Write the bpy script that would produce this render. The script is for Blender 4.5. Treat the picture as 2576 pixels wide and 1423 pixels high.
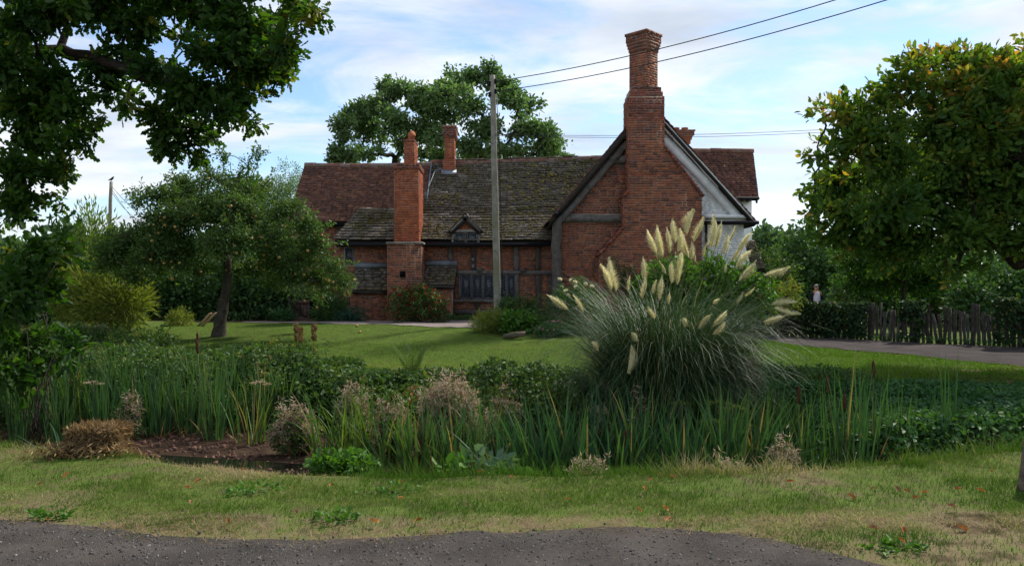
import bpy, math, random
import numpy as np
from mathutils import Matrix, Vector
for o in list(bpy.data.objects): bpy.data.objects.remove(o)
sc = bpy.context.scene
COL = sc.collection
rng = np.random.default_rng(7)
random.seed(7)

# ------------------------------------------------------------------ camera, world, sun, exposure
F, CX, HY, EYE = 2003.0, 1288.0, 720.0, 1.6
cam = bpy.data.cameras.new('camera'); cam.lens = 28; cam.sensor_width = 36; cam.clip_end = 2000; cam.shift_y = 0.0033
cam_o = bpy.data.objects.new('camera', cam); COL.objects.link(cam_o)
cam_o.location = (0, 0, EYE); cam_o.rotation_euler = (math.radians(90), 0, 0)
sc.camera = cam_o

AZ, EL = math.radians(42), math.radians(43)
world = bpy.data.worlds.new('World'); sc.world = world; world.use_nodes = True
def build_world():
    nt = world.node_tree; N = nt.nodes; L = nt.links; N.clear()
    out = N.new('ShaderNodeOutputWorld'); bg = N.new('ShaderNodeBackground'); bg.inputs[1].default_value = 0.102
    sky = N.new('ShaderNodeTexSky'); sky.sky_type = 'NISHITA'; sky.sun_disc = False
    sky.sun_elevation = EL; sky.sun_rotation = AZ; sky.air_density = 1.0; sky.dust_density = 0.2; sky.ozone_density = 3.5
    tc = N.new('ShaderNodeTexCoord'); sep = N.new('ShaderNodeSeparateXYZ'); L.new(tc.outputs['Generated'], sep.inputs[0])
    a = N.new('ShaderNodeMath'); a.operation = 'ABSOLUTE'; L.new(sep.outputs[2], a.inputs[0])
    b = N.new('ShaderNodeMath'); b.operation = 'ADD'; b.inputs[1].default_value = 0.22; L.new(a.outputs[0], b.inputs[0])
    def div(i):
        d = N.new('ShaderNodeMath'); d.operation = 'DIVIDE'; L.new(sep.outputs[i], d.inputs[0]); L.new(b.outputs[0], d.inputs[1]); return d
    cb = N.new('ShaderNodeCombineXYZ'); L.new(div(0).outputs[0], cb.inputs[0]); L.new(div(1).outputs[0], cb.inputs[1])
    mp = N.new('ShaderNodeMapping'); mp.inputs['Scale'].default_value = (0.62, 1.15, 1); mp.inputs['Rotation'].default_value = (0, 0, 0.22)
    mp.inputs['Location'].default_value = (3.1, 1.3, 0); L.new(cb.outputs[0], mp.inputs[0])
    n1 = N.new('ShaderNodeTexNoise'); n1.inputs['Scale'].default_value = 2.0; n1.inputs['Detail'].default_value = 9; n1.inputs['Roughness'].default_value = 0.62; n1.inputs['Distortion'].default_value = 0.5
    L.new(mp.outputs[0], n1.inputs['Vector'])
    r1 = N.new('ShaderNodeMapRange'); r1.inputs[1].default_value = 0.37; r1.inputs[2].default_value = 0.60; L.new(n1.outputs[0], r1.inputs[0]); r1.interpolation_type = 'SMOOTHSTEP'
    n2 = N.new('ShaderNodeTexNoise'); n2.inputs['Scale'].default_value = 2.6; n2.inputs['Detail'].default_value = 7; L.new(mp.outputs[0], n2.inputs['Vector'])
    cr = N.new('ShaderNodeValToRGB'); cr.color_ramp.elements[0].position = 0.32; cr.color_ramp.elements[0].color = (2.9, 3.15, 3.45, 1)
    cr.color_ramp.elements[1].position = 0.62; cr.color_ramp.elements[1].color = (4.9, 5.0, 5.1, 1); L.new(n2.outputs[0], cr.inputs[0])
    mx = N.new('ShaderNodeMix'); mx.data_type = 'RGBA'
    m8 = N.new('ShaderNodeMath'); m8.operation = 'MULTIPLY'; m8.inputs[1].default_value = 0.88; L.new(r1.outputs[0], m8.inputs[0])
    L.new(m8.outputs[0], mx.inputs['Factor']); tn = N.new('ShaderNodeVectorMath'); tn.operation = 'MULTIPLY'; tn.inputs[1].default_value = (.80, .80, .83); L.new(sky.outputs[0], tn.inputs[0]); L.new(tn.outputs[0], mx.inputs[6]); L.new(cr.outputs[0], mx.inputs[7])
    L.new(mx.outputs[2], bg.inputs[0]); L.new(bg.outputs[0], out.inputs[0])
build_world()
sun = bpy.data.lights.new('sun', 'SUN'); sun.energy = 2.8; sun.angle = math.radians(4.5); sun.color = (1, 0.95, 0.87)
sun_o = bpy.data.objects.new('sun', sun); COL.objects.link(sun_o)
sdir = Vector((math.sin(AZ) * math.cos(EL), math.cos(AZ) * math.cos(EL), math.sin(EL)))
sun_o.rotation_euler = sdir.to_track_quat('Z', 'Y').to_euler(); sun_o.location = (20, 10, 30)
sc.view_settings.view_transform = 'Standard'; sc.view_settings.look = 'None'; sc.view_settings.gamma = 1
sc.view_settings.exposure = 1.15

# ------------------------------------------------------------------ helpers
def P(x, y, Y): return np.array([(x - CX) / F * Y, Y, EYE - (y - HY) / F * Y])
def PX(x, Y): return (x - CX) / F * Y
def PZ(y, Y): return EYE - (y - HY) / F * Y
def sm(a, b, x):
    t = np.clip((np.asarray(x, float) - a) / (b - a), 0, 1); return t * t * (3 - 2 * t)
_perm = np.random.default_rng(3).random((256, 256))
def vnoise(x, y, s=1.0, o=3):
    x = np.asarray(x, float) * s; y = np.asarray(y, float) * s; r = 0; a = 0.5; tot = 0
    for k in range(o):
        xi = np.floor(x).astype(int); yi = np.floor(y).astype(int); fx = x - xi; fy = y - yi
        fx = fx * fx * (3 - 2 * fx); fy = fy * fy * (3 - 2 * fy)
        g = lambda i, j: _perm[(xi + i) % 256, (yi + j) % 256]
        r = r + a * ((g(0, 0) * (1 - fx) + g(1, 0) * fx) * (1 - fy) + (g(0, 1) * (1 - fx) + g(1, 1) * fx) * fy)
        tot += a; a *= 0.5; x = x * 2.03 + 17.3; y = y * 2.03 + 5.1
    return r / tot
def VEDGE(x): return np.interp(x, [-9, -5.1, -3.6, -3.1, -2.4, -1.35, 0, 2.06, 3.7, 5.0, 9], [8.3, 7.95, 7.5, 7.2, 6.98, 6.88, 6.8, 6.75, 7.25, 7.75, 8.6]) + 0.10 * (vnoise(x, x * 0 + 3, 2.2, 2) - .5)
def gz(x, y):
    x = np.asarray(x, float); y = np.asarray(y, float)
    yv = VEDGE(x)
    z = -0.45 * sm(yv - 0.05, yv + 0.7, y) + 0.60 * sm(10.7, 13.1, y)
    rt = sm(4.0, 7.0, x)
    z = z + sm(13, 20.5, y) * (0.45 * (1 - rt)) + 0.07 * sm(12.5, 15, y) * rt - 0.25 * rt * sm(22, 30, y)
    z = z - 0.6 * sm(34, 60, y) * (1 - rt)
    z = z + (vnoise(x, y, 0.6, 3) - .5) * 0.10 * sm(4.8, 6.5, y) * (1 - sm(60, 90, y)) + (vnoise(x, y, 3.1, 2) - .5) * 0.035 * sm(4.6, 5.8, y) * (1 - sm(19, 21, y))
    return z
def rotm(axis_x, normal):
    """batch matrices with columns (axis, side, normal)"""
    a = axis_x / np.linalg.norm(axis_x, axis=1, keepdims=True)
    s = np.cross(normal, a); s /= np.maximum(np.linalg.norm(s, axis=1, keepdims=True), 1e-6)
    n = np.cross(a, s); return np.stack([a, s, n], axis=2)
def runit(n): v = rng.normal(size=(n, 3)); return v / np.linalg.norm(v, axis=1, keepdims=True)

class MB:
    def __init__(s): s.V = []; s.P = {}; s.A = []; s.n = 0
    def add(s, verts, faces, v=None):
        verts = np.asarray(verts, float).reshape(-1, 3); k = len(verts)
        s.V.append(verts)
        s.A.append(np.full(k, 0.5) if v is None else np.broadcast_to(np.asarray(v, float), (k,)).copy())
        for f in faces:
            f = np.asarray(f, int)
            if f.ndim == 1: f = f[None]
            s.P.setdefault(f.shape[1], []).append(f + s.n)
        s.n += k
    def batch(s, tv, tf, pos, R, S, v):
        """template verts (K,3), faces list of index tuples; N copies"""
        tv = np.asarray(tv, float); N = len(pos); K = len(tv)
        S = np.asarray(S, float)
        if S.ndim == 1: S = S[:, None]
        tt = tv[None] * S[:, None, :] if S.shape[1] == 3 else tv[None] * S[:, :, None]
        W = np.einsum('nij,nkj->nki', R, tt) + pos[:, None, :]
        s.V.append(W.reshape(-1, 3)); s.A.append(np.repeat(np.asarray(v, float), K))
        off = (np.arange(N) * K)[:, None] + s.n
        for f in tf: s.P.setdefault(len(f), []).append(off + np.asarray(f)[None])
        s.n += N * K
    def tube(s, pts, rad, n=8, v=0.5, cap=True):
        pts = np.asarray(pts, float); m = len(pts); rad = np.broadcast_to(np.asarray(rad, float), (m,))
        tg = np.gradient(pts, axis=0); tg /= np.maximum(np.linalg.norm(tg, axis=1, keepdims=True), 1e-9)
        ref = np.array([0.31, 0.87, 0.21]) if abs(tg[:, 2]).mean() > 0.7 else np.array([0.05, 0.02, 1.0])
        a = np.cross(tg, ref); a /= np.maximum(np.linalg.norm(a, axis=1, keepdims=True), 1e-9); b = np.cross(tg, a)
        th = np.arange(n) / n * 2 * math.pi
        ring = pts[:, None] + rad[:, None, None] * (np.cos(th)[None, :, None] * a[:, None] + np.sin(th)[None, :, None] * b[:, None])
        i = np.arange(m - 1)[:, None] * n; j = np.arange(n)[None]; j2 = (j + 1) % n
        q = np.stack([i + j, i + j2, i + n + j2, i + n + j], -1).reshape(-1, 4)
        f = [q]
        if cap: f += [np.arange(n)[::-1], np.arange(n) + (m - 1) * n]
        s.add(ring.reshape(-1, 3), f, v)
    def boxes(s, c, U, V, N, v):
        """centres and half-axis vectors (n,3)"""
        c = np.atleast_2d(c); U = np.atleast_2d(U); V = np.atleast_2d(V); N = np.atleast_2d(N)
        R = np.stack([U, V, N], axis=2); s.batch(CUBE_V, CUBE_F, c, R, np.ones(len(c)), np.broadcast_to(v, (len(c),)))
    def box(s, x0, x1, y0, y1, z0, z1, v=0.5):
        s.boxes([(x0 + x1) / 2, (y0 + y1) / 2, (z0 + z1) / 2], [(x1 - x0) / 2, 0, 0], [0, (y1 - y0) / 2, 0], [0, 0, (z1 - z0) / 2], [v])
    def prism(s, poly, origin, U, W, N, d0, d1, v=0.5):
        """polygon (u,w) extruded along N from d0 to d1"""
        poly = np.asarray(poly, float); n = len(poly); o = np.asarray(origin, float)
        base = o + poly[:, :1] * np.asarray(U, float) + poly[:, 1:] * np.asarray(W, float)
        N = np.asarray(N, float); i = np.arange(n); i2 = (i + 1) % n
        s.add(np.vstack([base + N * d0, base + N * d1]), [i[::-1], i + n, np.stack([i, i2, i2 + n, i + n], 1)], v)
    def blades(s, base, L, az, lean, bend, w, S, v, tw=None, taper=1.0, bp=1.0):
        n = len(base); L = np.broadcast_to(L, (n,)); lean = np.broadcast_to(lean, (n,)); bend = np.broadcast_to(bend, (n,)); w = np.broadcast_to(w, (n,))
        d = np.stack([np.cos(az), np.sin(az), 0 * az], 1); up = np.array([0, 0, 1.0])
        if tw is None: tw = rng.uniform(-1.2, 1.2, n)
        side0 = np.stack([-np.sin(az + tw), np.cos(az + tw), 0 * az], 1)
        p = base.astype(float).copy(); rows = []
        for k in range(S + 1):
            t = k / S
            if k < S:
                ww = (w * (1 - t ** 2.2 * taper) * 0.5)[:, None]
                rows += [p - side0 * ww, p + side0 * ww]
            else: rows += [p]
            th = lean + bend * ((k + 0.5) / S) ** bp
            p = p + (L / S)[:, None] * (np.sin(th)[:, None] * d + np.cos(th)[:, None] * up)
        K = 2 * S + 1; V = np.stack(rows, 1).reshape(-1, 3); off = (np.arange(n) * K)[:, None] + s.n
        for k in range(S - 1): s.P.setdefault(4, []).append(off + np.array([2 * k, 2 * k + 1, 2 * k + 3, 2 * k + 2])[None])
        s.P.setdefault(3, []).append(off + np.array([2 * S - 2, 2 * S - 1, 2 * S])[None])
        s.V.append(V); s.A.append(np.repeat(np.broadcast_to(v, (n,)), K)); s.n += n * K
    def mesh(s, name, m, smooth=False):
        me = bpy.data.meshes.new(name); V = np.concatenate(s.V) if s.V else np.zeros((0, 3))
        me.vertices.add(len(V)); me.vertices.foreach_set('co', V.astype(np.float32).ravel())
        loops = []; tot = []
        for k, fs in s.P.items():
            f = np.concatenate(fs); loops.append(f.ravel()); tot.append(np.full(len(f), k))
        if loops:
            loops = np.concatenate(loops).astype(np.int32); tot = np.concatenate(tot).astype(np.int32)
            me.loops.add(len(loops)); me.loops.foreach_set('vertex_index', loops)
            me.polygons.add(len(tot)); st = np.zeros(len(tot), np.int32); st[1:] = np.cumsum(tot)[:-1]
            me.polygons.foreach_set('loop_start', st); me.polygons.foreach_set('loop_total', tot)
            if smooth: me.polygons.foreach_set('use_smooth', np.ones(len(tot), bool))
        at = me.attributes.new('v', 'FLOAT', 'POINT'); at.data.foreach_set('value', np.concatenate(s.A).astype(np.float32))
        me.update(calc_edges=True); me.materials.append(m); return me
    def build(s, name, m, parent=None, smooth=False): return obj(name, s.mesh(name, m, smooth), parent)
CUBE_V = np.array([[-1, -1, -1], [1, -1, -1], [1, 1, -1], [-1, 1, -1], [-1, -1, 1], [1, -1, 1], [1, 1, 1], [-1, 1, 1]], float)
CUBE_F = [(3, 2, 1, 0), (4, 5, 6, 7), (0, 1, 5, 4), (1, 2, 6, 5), (2, 3, 7, 6), (3, 0, 4, 7)]
def obj(name, me, parent=None):
    o = bpy.data.objects.new(name, me); COL.objects.link(o)
    if parent is not None:
        o.parent = parent
        if parent.parent is None: o.matrix_parent_inverse = Matrix.Translation(-Vector(parent.location))
    return o
def tag(o, label=None, cat=None, group=None, kind=None):
    if label: o['label'] = label
    if cat: o['category'] = cat
    if group: o['group'] = group
    if kind: o['kind'] = kind
    return o
def thing(name, label, cat, loc, group=None):
    o = bpy.data.objects.new(name, None); COL.objects.link(o); o.location = tuple(float(a) for a in loc); o.empty_display_size = .1
    return tag(o, label, cat, group)

# ------------------------------------------------------------------ materials
def mat(name, ramp, rough=.88, spec=.12, trans=0, nscale=4, namt=.3, bump=0, bscale=40, rnd=False, over=(), tcol=None, ndetail=6, vmul=1.0, vnoise_amt=0):
    m = bpy.data.materials.new(name); m.use_nodes = True; nt = m.node_tree; N = nt.nodes; L = nt.links; N.clear()
    out = N.new('ShaderNodeOutputMaterial'); b = N.new('ShaderNodeBsdfPrincipled')
    b.inputs['Roughness'].default_value = rough; b.inputs['Specular IOR Level'].default_value = spec
    geo = N.new('ShaderNodeNewGeometry'); at = N.new('ShaderNodeAttribute'); at.attribute_name = 'v'
    fac = at.outputs['Fac']
    if rnd:
        oi = N.new('ShaderNodeObjectInfo'); ad = N.new('ShaderNodeMath'); ad.operation = 'ADD'; L.new(fac, ad.inputs[0]); L.new(oi.outputs['Random'], ad.inputs[1])
        fr = N.new('ShaderNodeMath'); fr.operation = 'FRACT'; L.new(ad.outputs[0], fr.inputs[0]); fac = fr.outputs[0]
    nz = N.new('ShaderNodeTexNoise'); nz.inputs['Scale'].default_value = nscale; nz.inputs['Detail'].default_value = ndetail; L.new(geo.outputs['Position'], nz.inputs['Vector'])
    if vnoise_amt:
        q = N.new('ShaderNodeMapRange'); q.inputs[1].default_value = .3; q.inputs[2].default_value = .7; q.inputs[3].default_value = -vnoise_amt; q.inputs[4].default_value = vnoise_amt; L.new(nz.outputs[0], q.inputs[0])
        ad = N.new('ShaderNodeMath'); ad.operation = 'ADD'; L.new(fac, ad.inputs[0]); L.new(q.outputs[0], ad.inputs[1]); fac = ad.outputs[0]
    cr = N.new('ShaderNodeValToRGB'); el = cr.color_ramp.elements
    while len(el) < len(ramp): el.new(.5)
    for i, (p, c) in enumerate(ramp): el[i].position = p; el[i].color = (*c, 1)
    L.new(fac, cr.inputs[0]); col = cr.outputs[0]
    if namt:
        mr = N.new('ShaderNodeMapRange'); mr.inputs[1].default_value = .3; mr.inputs[2].default_value = .7; mr.inputs[3].default_value = 1 - namt; mr.inputs[4].default_value = 1 + namt; L.new(nz.outputs[0], mr.inputs[0])
        mu = N.new('ShaderNodeVectorMath'); mu.operation = 'SCALE'; L.new(col, mu.inputs[0]); L.new(mr.outputs[0], mu.inputs['Scale']); col = mu.outputs[0]
    for (c, s, lo, hi, amt) in over:
        n2 = N.new('ShaderNodeTexNoise'); n2.inputs['Scale'].default_value = s; n2.inputs['Detail'].default_value = 8; n2.inputs['Roughness'].default_value = .65; L.new(geo.outputs['Position'], n2.inputs['Vector'])
        r2 = N.new('ShaderNodeMapRange'); r2.inputs[1].default_value = lo; r2.inputs[2].default_value = hi; r2.inputs[4].default_value = amt; L.new(n2.outputs[0], r2.inputs[0])
        mx = N.new('ShaderNodeMix'); mx.data_type = 'RGBA'; L.new(r2.outputs[0], mx.inputs['Factor']); L.new(col, mx.inputs[6]); mx.inputs[7].default_value = (*c, 1); col = mx.outputs[2]
    L.new(col, b.inputs['Base Color'])
    if bump:
        bn = N.new('ShaderNodeTexNoise'); bn.inputs['Scale'].default_value = bscale; bn.inputs['Detail'].default_value = 5; L.new(geo.outputs['Position'], bn.inputs['Vector'])
        bp = N.new('ShaderNodeBump'); bp.inputs['Strength'].default_value = bump; bp.inputs['Distance'].default_value = .02; L.new(bn.outputs[0], bp.inputs['Height']); L.new(bp.outputs[0], b.inputs['Normal'])
    sh = b.outputs[0]
    if trans:
        t = N.new('ShaderNodeBsdfTranslucent'); hs = N.new('ShaderNodeMix'); hs.data_type = 'RGBA'; hs.blend_type = 'MULTIPLY'; hs.inputs['Factor'].default_value = 1
        L.new(col, hs.inputs[6]); hs.inputs[7].default_value = (*(tcol or (1.5, 1.6, .5)), 1); L.new(hs.outputs[2], t.inputs[0])
        ms = N.new('ShaderNodeMixShader'); ms.inputs[0].default_value = trans; L.new(sh, ms.inputs[1]); L.new(t.outputs[0], ms.inputs[2]); sh = ms.outputs[0]
    L.new(sh, out.inputs[0]); return m
def grn(*cs): n = len(cs); return [(i / max(n - 1, 1), c) for i, c in enumerate(cs)]
MT = dict(
    brick=mat('brick', grn((0.1200, 0.0600, 0.0504), (0.2400, 0.0840, 0.0540), (0.3240, 0.1104, 0.0624), (0.3960, 0.1380, 0.0696), (0.2880, 0.0984, 0.0624), (0.1800, 0.0840, 0.0720)), nscale=9, namt=.3, bump=.5, bscale=60, rnd=True,
              over=[((.34, .30, .27), 7.5, .60, .70, .5), ((.08, .05, .042), 1.3, .52, .74, .42), ((.36, .12, .05), .9, .48, .66, .45)]),
    brick_bright=mat('brick_bright', grn((.30, .075, .035), (.38, .10, .045), (.45, .13, .055), (.36, .085, .04)), nscale=9, namt=.25, bump=.5, bscale=60, rnd=True,
              over=[((.10, .045, .035), 2.5, .52, .72, .6)]),
    brick_weathered=mat('brick_weathered', grn((0.1150, 0.0460, 0.0403), (0.2185, 0.0667, 0.0483), (0.2990, 0.0920, 0.0575), (0.2415, 0.0713, 0.0517)), nscale=9, namt=.3, bump=.6, bscale=60, rnd=True,
              over=[((.34, .32, .31), 11, .55, .66, .7), ((.05, .045, .035), 2.6, .5, .7, .55)]),
    mortar=mat('mortar', grn((.27, .21, .155), (.33, .26, .195)), nscale=6, namt=.3, bump=.4, over=[((.16, .12, .09), 1.6, .5, .75, .6)]),
    white_brick=mat('white_brick', grn((.82, .82, .81), (.87, .87, .86)), nscale=7, namt=.08, bump=.4, bscale=30, rnd=True, over=[((.4, .38, .34), 4, .6, .8, .4)]),
    white_paint=mat('white_paint', grn((.80, .80, .78), (.86, .86, .84)), nscale=5, namt=.1, bump=.3, over=[((.55, .53, .50), 9, .64, .78, .3)]),
    timber=mat('timber', grn((0.0711, 0.0602, 0.0518), (0.1255, 0.1088, 0.0963), (0.1674, 0.1507, 0.1381)), nscale=14, namt=.35, bump=.8, bscale=45, rnd=True, over=[((.035, .028, .024), 7, .52, .68, .8)]),
    timber_pale=mat('timber_pale', grn((.12, .105, .092), (.19, .17, .152), (.25, .23, .21)), nscale=14, namt=.35, bump=.8, bscale=45, rnd=True, over=[((.05, .04, .034), 7, .55, .70, .7)]),
    stone_tile=mat('stone_tile', grn((0.0638, 0.0510, 0.0391), (0.1020, 0.0833, 0.0638), (0.1445, 0.1190, 0.0935), (0.0850, 0.0697, 0.0561), (0.1955, 0.1658, 0.1360)), nscale=8, namt=.35, bump=.8, bscale=50, rnd=True,
                   over=[((.46, .45, .42), 22, .57, .64, .8), ((.075, .062, .014), 1.9, .47, .64, .7), ((.10, .085, .016), 7.0, .56, .66, .7)]),
    clay_tile=mat('clay_tile', grn((.085, .05, .040), (.13, .062, .045), (.17, .078, .052), (.11, .058, .048), (.21, .10, .062)), nscale=6, namt=.3, bump=.6, bscale=50, rnd=True,
                  over=[((.09, .075, .03), 1.4, .58, .75, .6), ((.30, .28, .25), 18, .63, .7, .6)]),
    ridge=mat('ridge', grn((.16, .07, .05), (.22, .12, .09), (.17, .14, .12)), nscale=7, namt=.35, bump=.6, rnd=True, over=[((.20, .19, .14), 8, .5, .65, .7)]),
    moss=mat('moss', grn((.055, .048, .008), (.11, .09, .012), (.08, .075, .015)), nscale=15, namt=.4, bump=1, bscale=80),
    deck=mat('deck', grn((.03, .026, .023), (.03, .026, .023)), namt=.2),
    black=mat('black', grn((.012, .012, .014), (.012, .012, .014)), rough=.75, spec=.12, namt=.1),
    lead=mat('lead', grn((.14, .155, .18), (.19, .205, .23)), rough=.55, spec=.5, nscale=5, namt=.25, bump=.2),
    glass=mat('glass', grn((.008, .010, .013), (.012, .014, .018)), rough=.06, spec=.55, namt=.1, nscale=3),
    window_frame=mat('window_frame', grn((0.1020, 0.1190, 0.1530), (0.1530, 0.1785, 0.2210)), rough=.5, namt=.2),
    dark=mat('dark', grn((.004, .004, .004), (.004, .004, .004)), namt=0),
    terracotta=mat('terracotta', grn((.36, .12, .06), (.42, .15, .07)), nscale=9, namt=.25, over=[((.1, .08, .05), 5, .5, .7, .7)]),
    stone=mat('stone', grn((.19, .165, .14), (.28, .25, .215), (.23, .19, .165)), nscale=6, namt=.3, bump=.9, bscale=30, rnd=True, over=[((.08, .07, .06), 4, .5, .7, .6)]),
    door=mat('door', grn((.10, .065, .055), (.15, .095, .08), (.12, .09, .085)), nscale=12, namt=.35, bump=.6, rnd=True, over=[((.04, .025, .02), 6, .52, .7, .6)]),
    pole=mat('pole', grn((.25, .225, .19), (.30, .275, .235)), nscale=5, namt=.25, bump=.6, bscale=35, over=[((.16, .17, .09), 1.2, .45, .65, .7), ((.05, .042, .035), 9, .6, .7, .9)]),
    wire=mat('wire', grn((.02, .02, .025), (.02, .02, .025)), rough=.5, namt=0),
    bark=mat('bark', grn((.045, .036, .027), (.08, .066, .05)), nscale=12, namt=.45, bump=1, bscale=30),
    bark_dark=mat('bark_dark', grn((.022, .018, .014), (.04, .033, .026)), nscale=12, namt=.4, bump=1, bscale=30),
    pale=mat('pale', grn((0.0450, 0.0382, 0.0338), (0.0765, 0.0675, 0.0607), (0.0990, 0.0900, 0.0833), (0.0585, 0.0450, 0.0382)), nscale=10, namt=.4, bump=.9, bscale=40, rnd=True, over=[((.05, .055, .025), 4, .5, .66, .7)]),
    ground=mat('ground', [(0, (.040, .024, .017)), (.25, (.055, .038, .022)), (.42, (.16, .125, .07)), (.62, (.085, .105, .028)), (1, (.060, .105, .014))], spec=.03, rough=1, nscale=5, namt=.25, bump=.6, bscale=60, vnoise_amt=.13),
    track=mat('track', grn((.078, .068, .060), (.11, .098, .088)), spec=.03, rough=1, nscale=3, namt=.3, bump=1.2, bscale=140, ndetail=10, over=[((.13, .10, .08), 1.1, .46, .70, .5), ((.05, .045, .042), .8, .5, .7, .6), ((.17, .155, .14), 45, .56, .66, .6)]),
    lane=mat('lane', grn((.055, .046, .044), (.075, .064, .060)), spec=.03, rough=1, nscale=2, namt=.3, bump=.8, bscale=90, ndetail=9, over=[((.17, .15, .13), 60, .60, .68, .6)]),
    path=mat('path', grn((.20, .165, .15), (.24, .20, .18)), spec=.03, rough=1, nscale=2, namt=.15, bump=.6, bscale=90),
    gravel=mat('gravel', grn((0.0400, 0.0384, 0.0384), (0.0800, 0.0752, 0.0720), (0.1200, 0.1120, 0.1080), (0.0600, 0.0520, 0.0480), (0.1920, 0.1760, 0.1600)), spec=.03, rough=1, nscale=30, namt=.3),
    clod=mat('clod', grn((.09, .048, .034), (.14, .075, .052), (.075, .052, .04)), nscale=20, namt=.4, rnd=True),
    water=mat('water', grn((.008, .008, .006), (.012, .010, .008)), rough=.04, spec=.5, namt=0),
    grass=mat('grass', [(0, (.050, .115, .012)), (.30, (.085, .150, .020)), (.55, (.15, .17, .048)), (.75, (.32, .27, .15)), (1, (.46, .36, .23))], trans=.3, namt=0, rough=.8, spec=.08, tcol=(1.2, 1.3, .7)),
    lawn=mat('lawn', [(0, (0.0688, 0.1500, 0.0125)), (.6, (0.1063, 0.1875, 0.0175)), (1, (0.2125, 0.2063, 0.0438))], trans=.3, namt=0, rough=.8, spec=.05, tcol=(1.2, 1.3, .6)),
    reed=mat('reed', [(0, (0.0222, 0.0616, 0.0296)), (.45, (0.0432, 0.1011, 0.0370)), (.8, (0.0924, 0.1602, 0.0308)), (.92, (0.1849, 0.1972, 0.0370)), (1, (.25, .19, .08))], trans=.25, namt=.15, rough=.6, spec=.18),
    reed_dry=mat('reed_dry', grn((.19, .115, .05), (.28, .19, .09), (.22, .17, .07)), trans=.2, namt=.2, tcol=(1.2, 1, .6)),
    cattail=mat('cattail', grn((.055, .022, .012), (.075, .03, .016)), nscale=40, namt=.3),
    pampas=mat('pampas', [(0, (0.0264, 0.0598, 0.0229)), (.6, (0.0598, 0.1038, 0.0405)), (.9, (0.1056, 0.1496, 0.0660)), (1, (0.2376, 0.2024, 0.0968))], trans=.2, namt=.1, rough=.55, spec=.2, tcol=(1.1, 1.3, .8)),
    plume=mat('plume', grn((.66, .60, .33), (.80, .76, .50), (.88, .86, .68)), trans=.5, namt=0, rough=.8, spec=.05, tcol=(1.05, 1.02, .85)),
    stem=mat('stem', grn((.08, .11, .03), (.13, .14, .05)), namt=.2),
    straw=mat('straw', grn((.13, .075, .035), (.24, .16, .075), (.34, .25, .13)), trans=.2, namt=.2, tcol=(1.2, 1, .7)),
    oak=mat('oak', [(0, (0.0174, 0.0489, 0.0087)), (.5, (0.0325, 0.0781, 0.0119)), (.85, (0.0597, 0.1085, 0.0152)), (1, (0.1736, 0.1628, 0.0217))], trans=.38, namt=.15, rough=.6, spec=.18, tcol=(1.5, 1.8, .5)),
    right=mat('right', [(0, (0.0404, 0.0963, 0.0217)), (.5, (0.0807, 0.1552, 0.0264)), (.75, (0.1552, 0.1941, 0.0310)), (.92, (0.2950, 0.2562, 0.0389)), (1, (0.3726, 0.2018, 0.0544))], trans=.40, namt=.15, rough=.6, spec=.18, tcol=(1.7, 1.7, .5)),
    apple_leaf=mat('apple_leaf', [(0, (0.0422, 0.0883, 0.0269)), (.6, (0.0806, 0.1440, 0.0384)), (1, (0.1440, 0.2112, 0.0672))], trans=.28, namt=.2, rough=.6, spec=.18),
    apple=mat('apple', grn((.30, .27, .06), (.38, .26, .07), (.42, .19, .06)), rough=.4, spec=.4, rnd=True, nscale=20, namt=.2),
    ash=mat('ash', [(0, (.080, .150, .055)), (.6, (.125, .20, .080)), (1, (.17, .25, .105))], trans=.33, namt=.2, nscale=.6, rough=.5, tcol=(1.3, 1.5, .6)),
    hedge=mat('hedge', [(0, (0.0284, 0.0688, 0.0243)), (.6, (0.0567, 0.1174, 0.0365)), (1, (0.1013, 0.1721, 0.0527))], trans=.25, namt=.2, rough=.6, spec=.18),
    ivy=mat('ivy', [(0, (0.0161, 0.0419, 0.0161)), (.6, (0.0322, 0.0708, 0.0258)), (.93, (0.0563, 0.1046, 0.0354)), (1, (0.2093, 0.1610, 0.0483))], trans=.15, namt=.2, rough=.6, spec=.2),
    far=mat('far', [(0, (0.0478, 0.0972, 0.0448)), (1, (0.0927, 0.1465, 0.0688))], trans=.25, namt=.3, nscale=.5),
    willow=mat('willow', [(0, (0.0759, 0.1311, 0.0386)), (1, (0.1587, 0.2139, 0.0690))], trans=.35, namt=.2),
    nettle=mat('nettle', [(0, (0.0238, 0.0739, 0.0264)), (.6, (0.0449, 0.1162, 0.0370)), (1, (0.0792, 0.1650, 0.0449))], trans=.25, namt=.2, rough=.6, spec=.18),
    bramble=mat('bramble', [(0, (0.0310, 0.0682, 0.0217)), (.6, (0.0651, 0.1209, 0.0310)), (.93, (0.1162, 0.1705, 0.0434)), (1, (0.2480, 0.1395, 0.0465))], trans=.25, namt=.25, rough=.6, spec=.18),
    lush=mat('lush', [(0, (0.0432, 0.1134, 0.0173)), (.6, (0.0702, 0.1620, 0.0238)), (1, (0.1080, 0.2052, 0.0324))], trans=.3, namt=.2, rough=.6, spec=.2),
    yellowgreen=mat('yellowgreen', [(0, (0.1056, 0.1452, 0.0330)), (1, (0.2244, 0.2508, 0.0594))], trans=.3, namt=.2),
    bluegreen=mat('bluegreen', [(0, (.022, .062, .042)), (1, (.05, .105, .07))], trans=.2, namt=.2),
    greygreen=mat('greygreen', [(0, (.055, .10, .07)), (1, (.10, .16, .115))], trans=.2, namt=.2, rough=.6),
    fluff=mat('fluff', grn((.24, .17, .105), (.38, .30, .205), (.52, .45, .35)), trans=.35, namt=.15, tcol=(1.1, 1, .85)),
    rust=mat('rust', grn((.16, .07, .03), (.24, .11, .04)), trans=.2, namt=.2, tcol=(1.2, .9, .5)),
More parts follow.
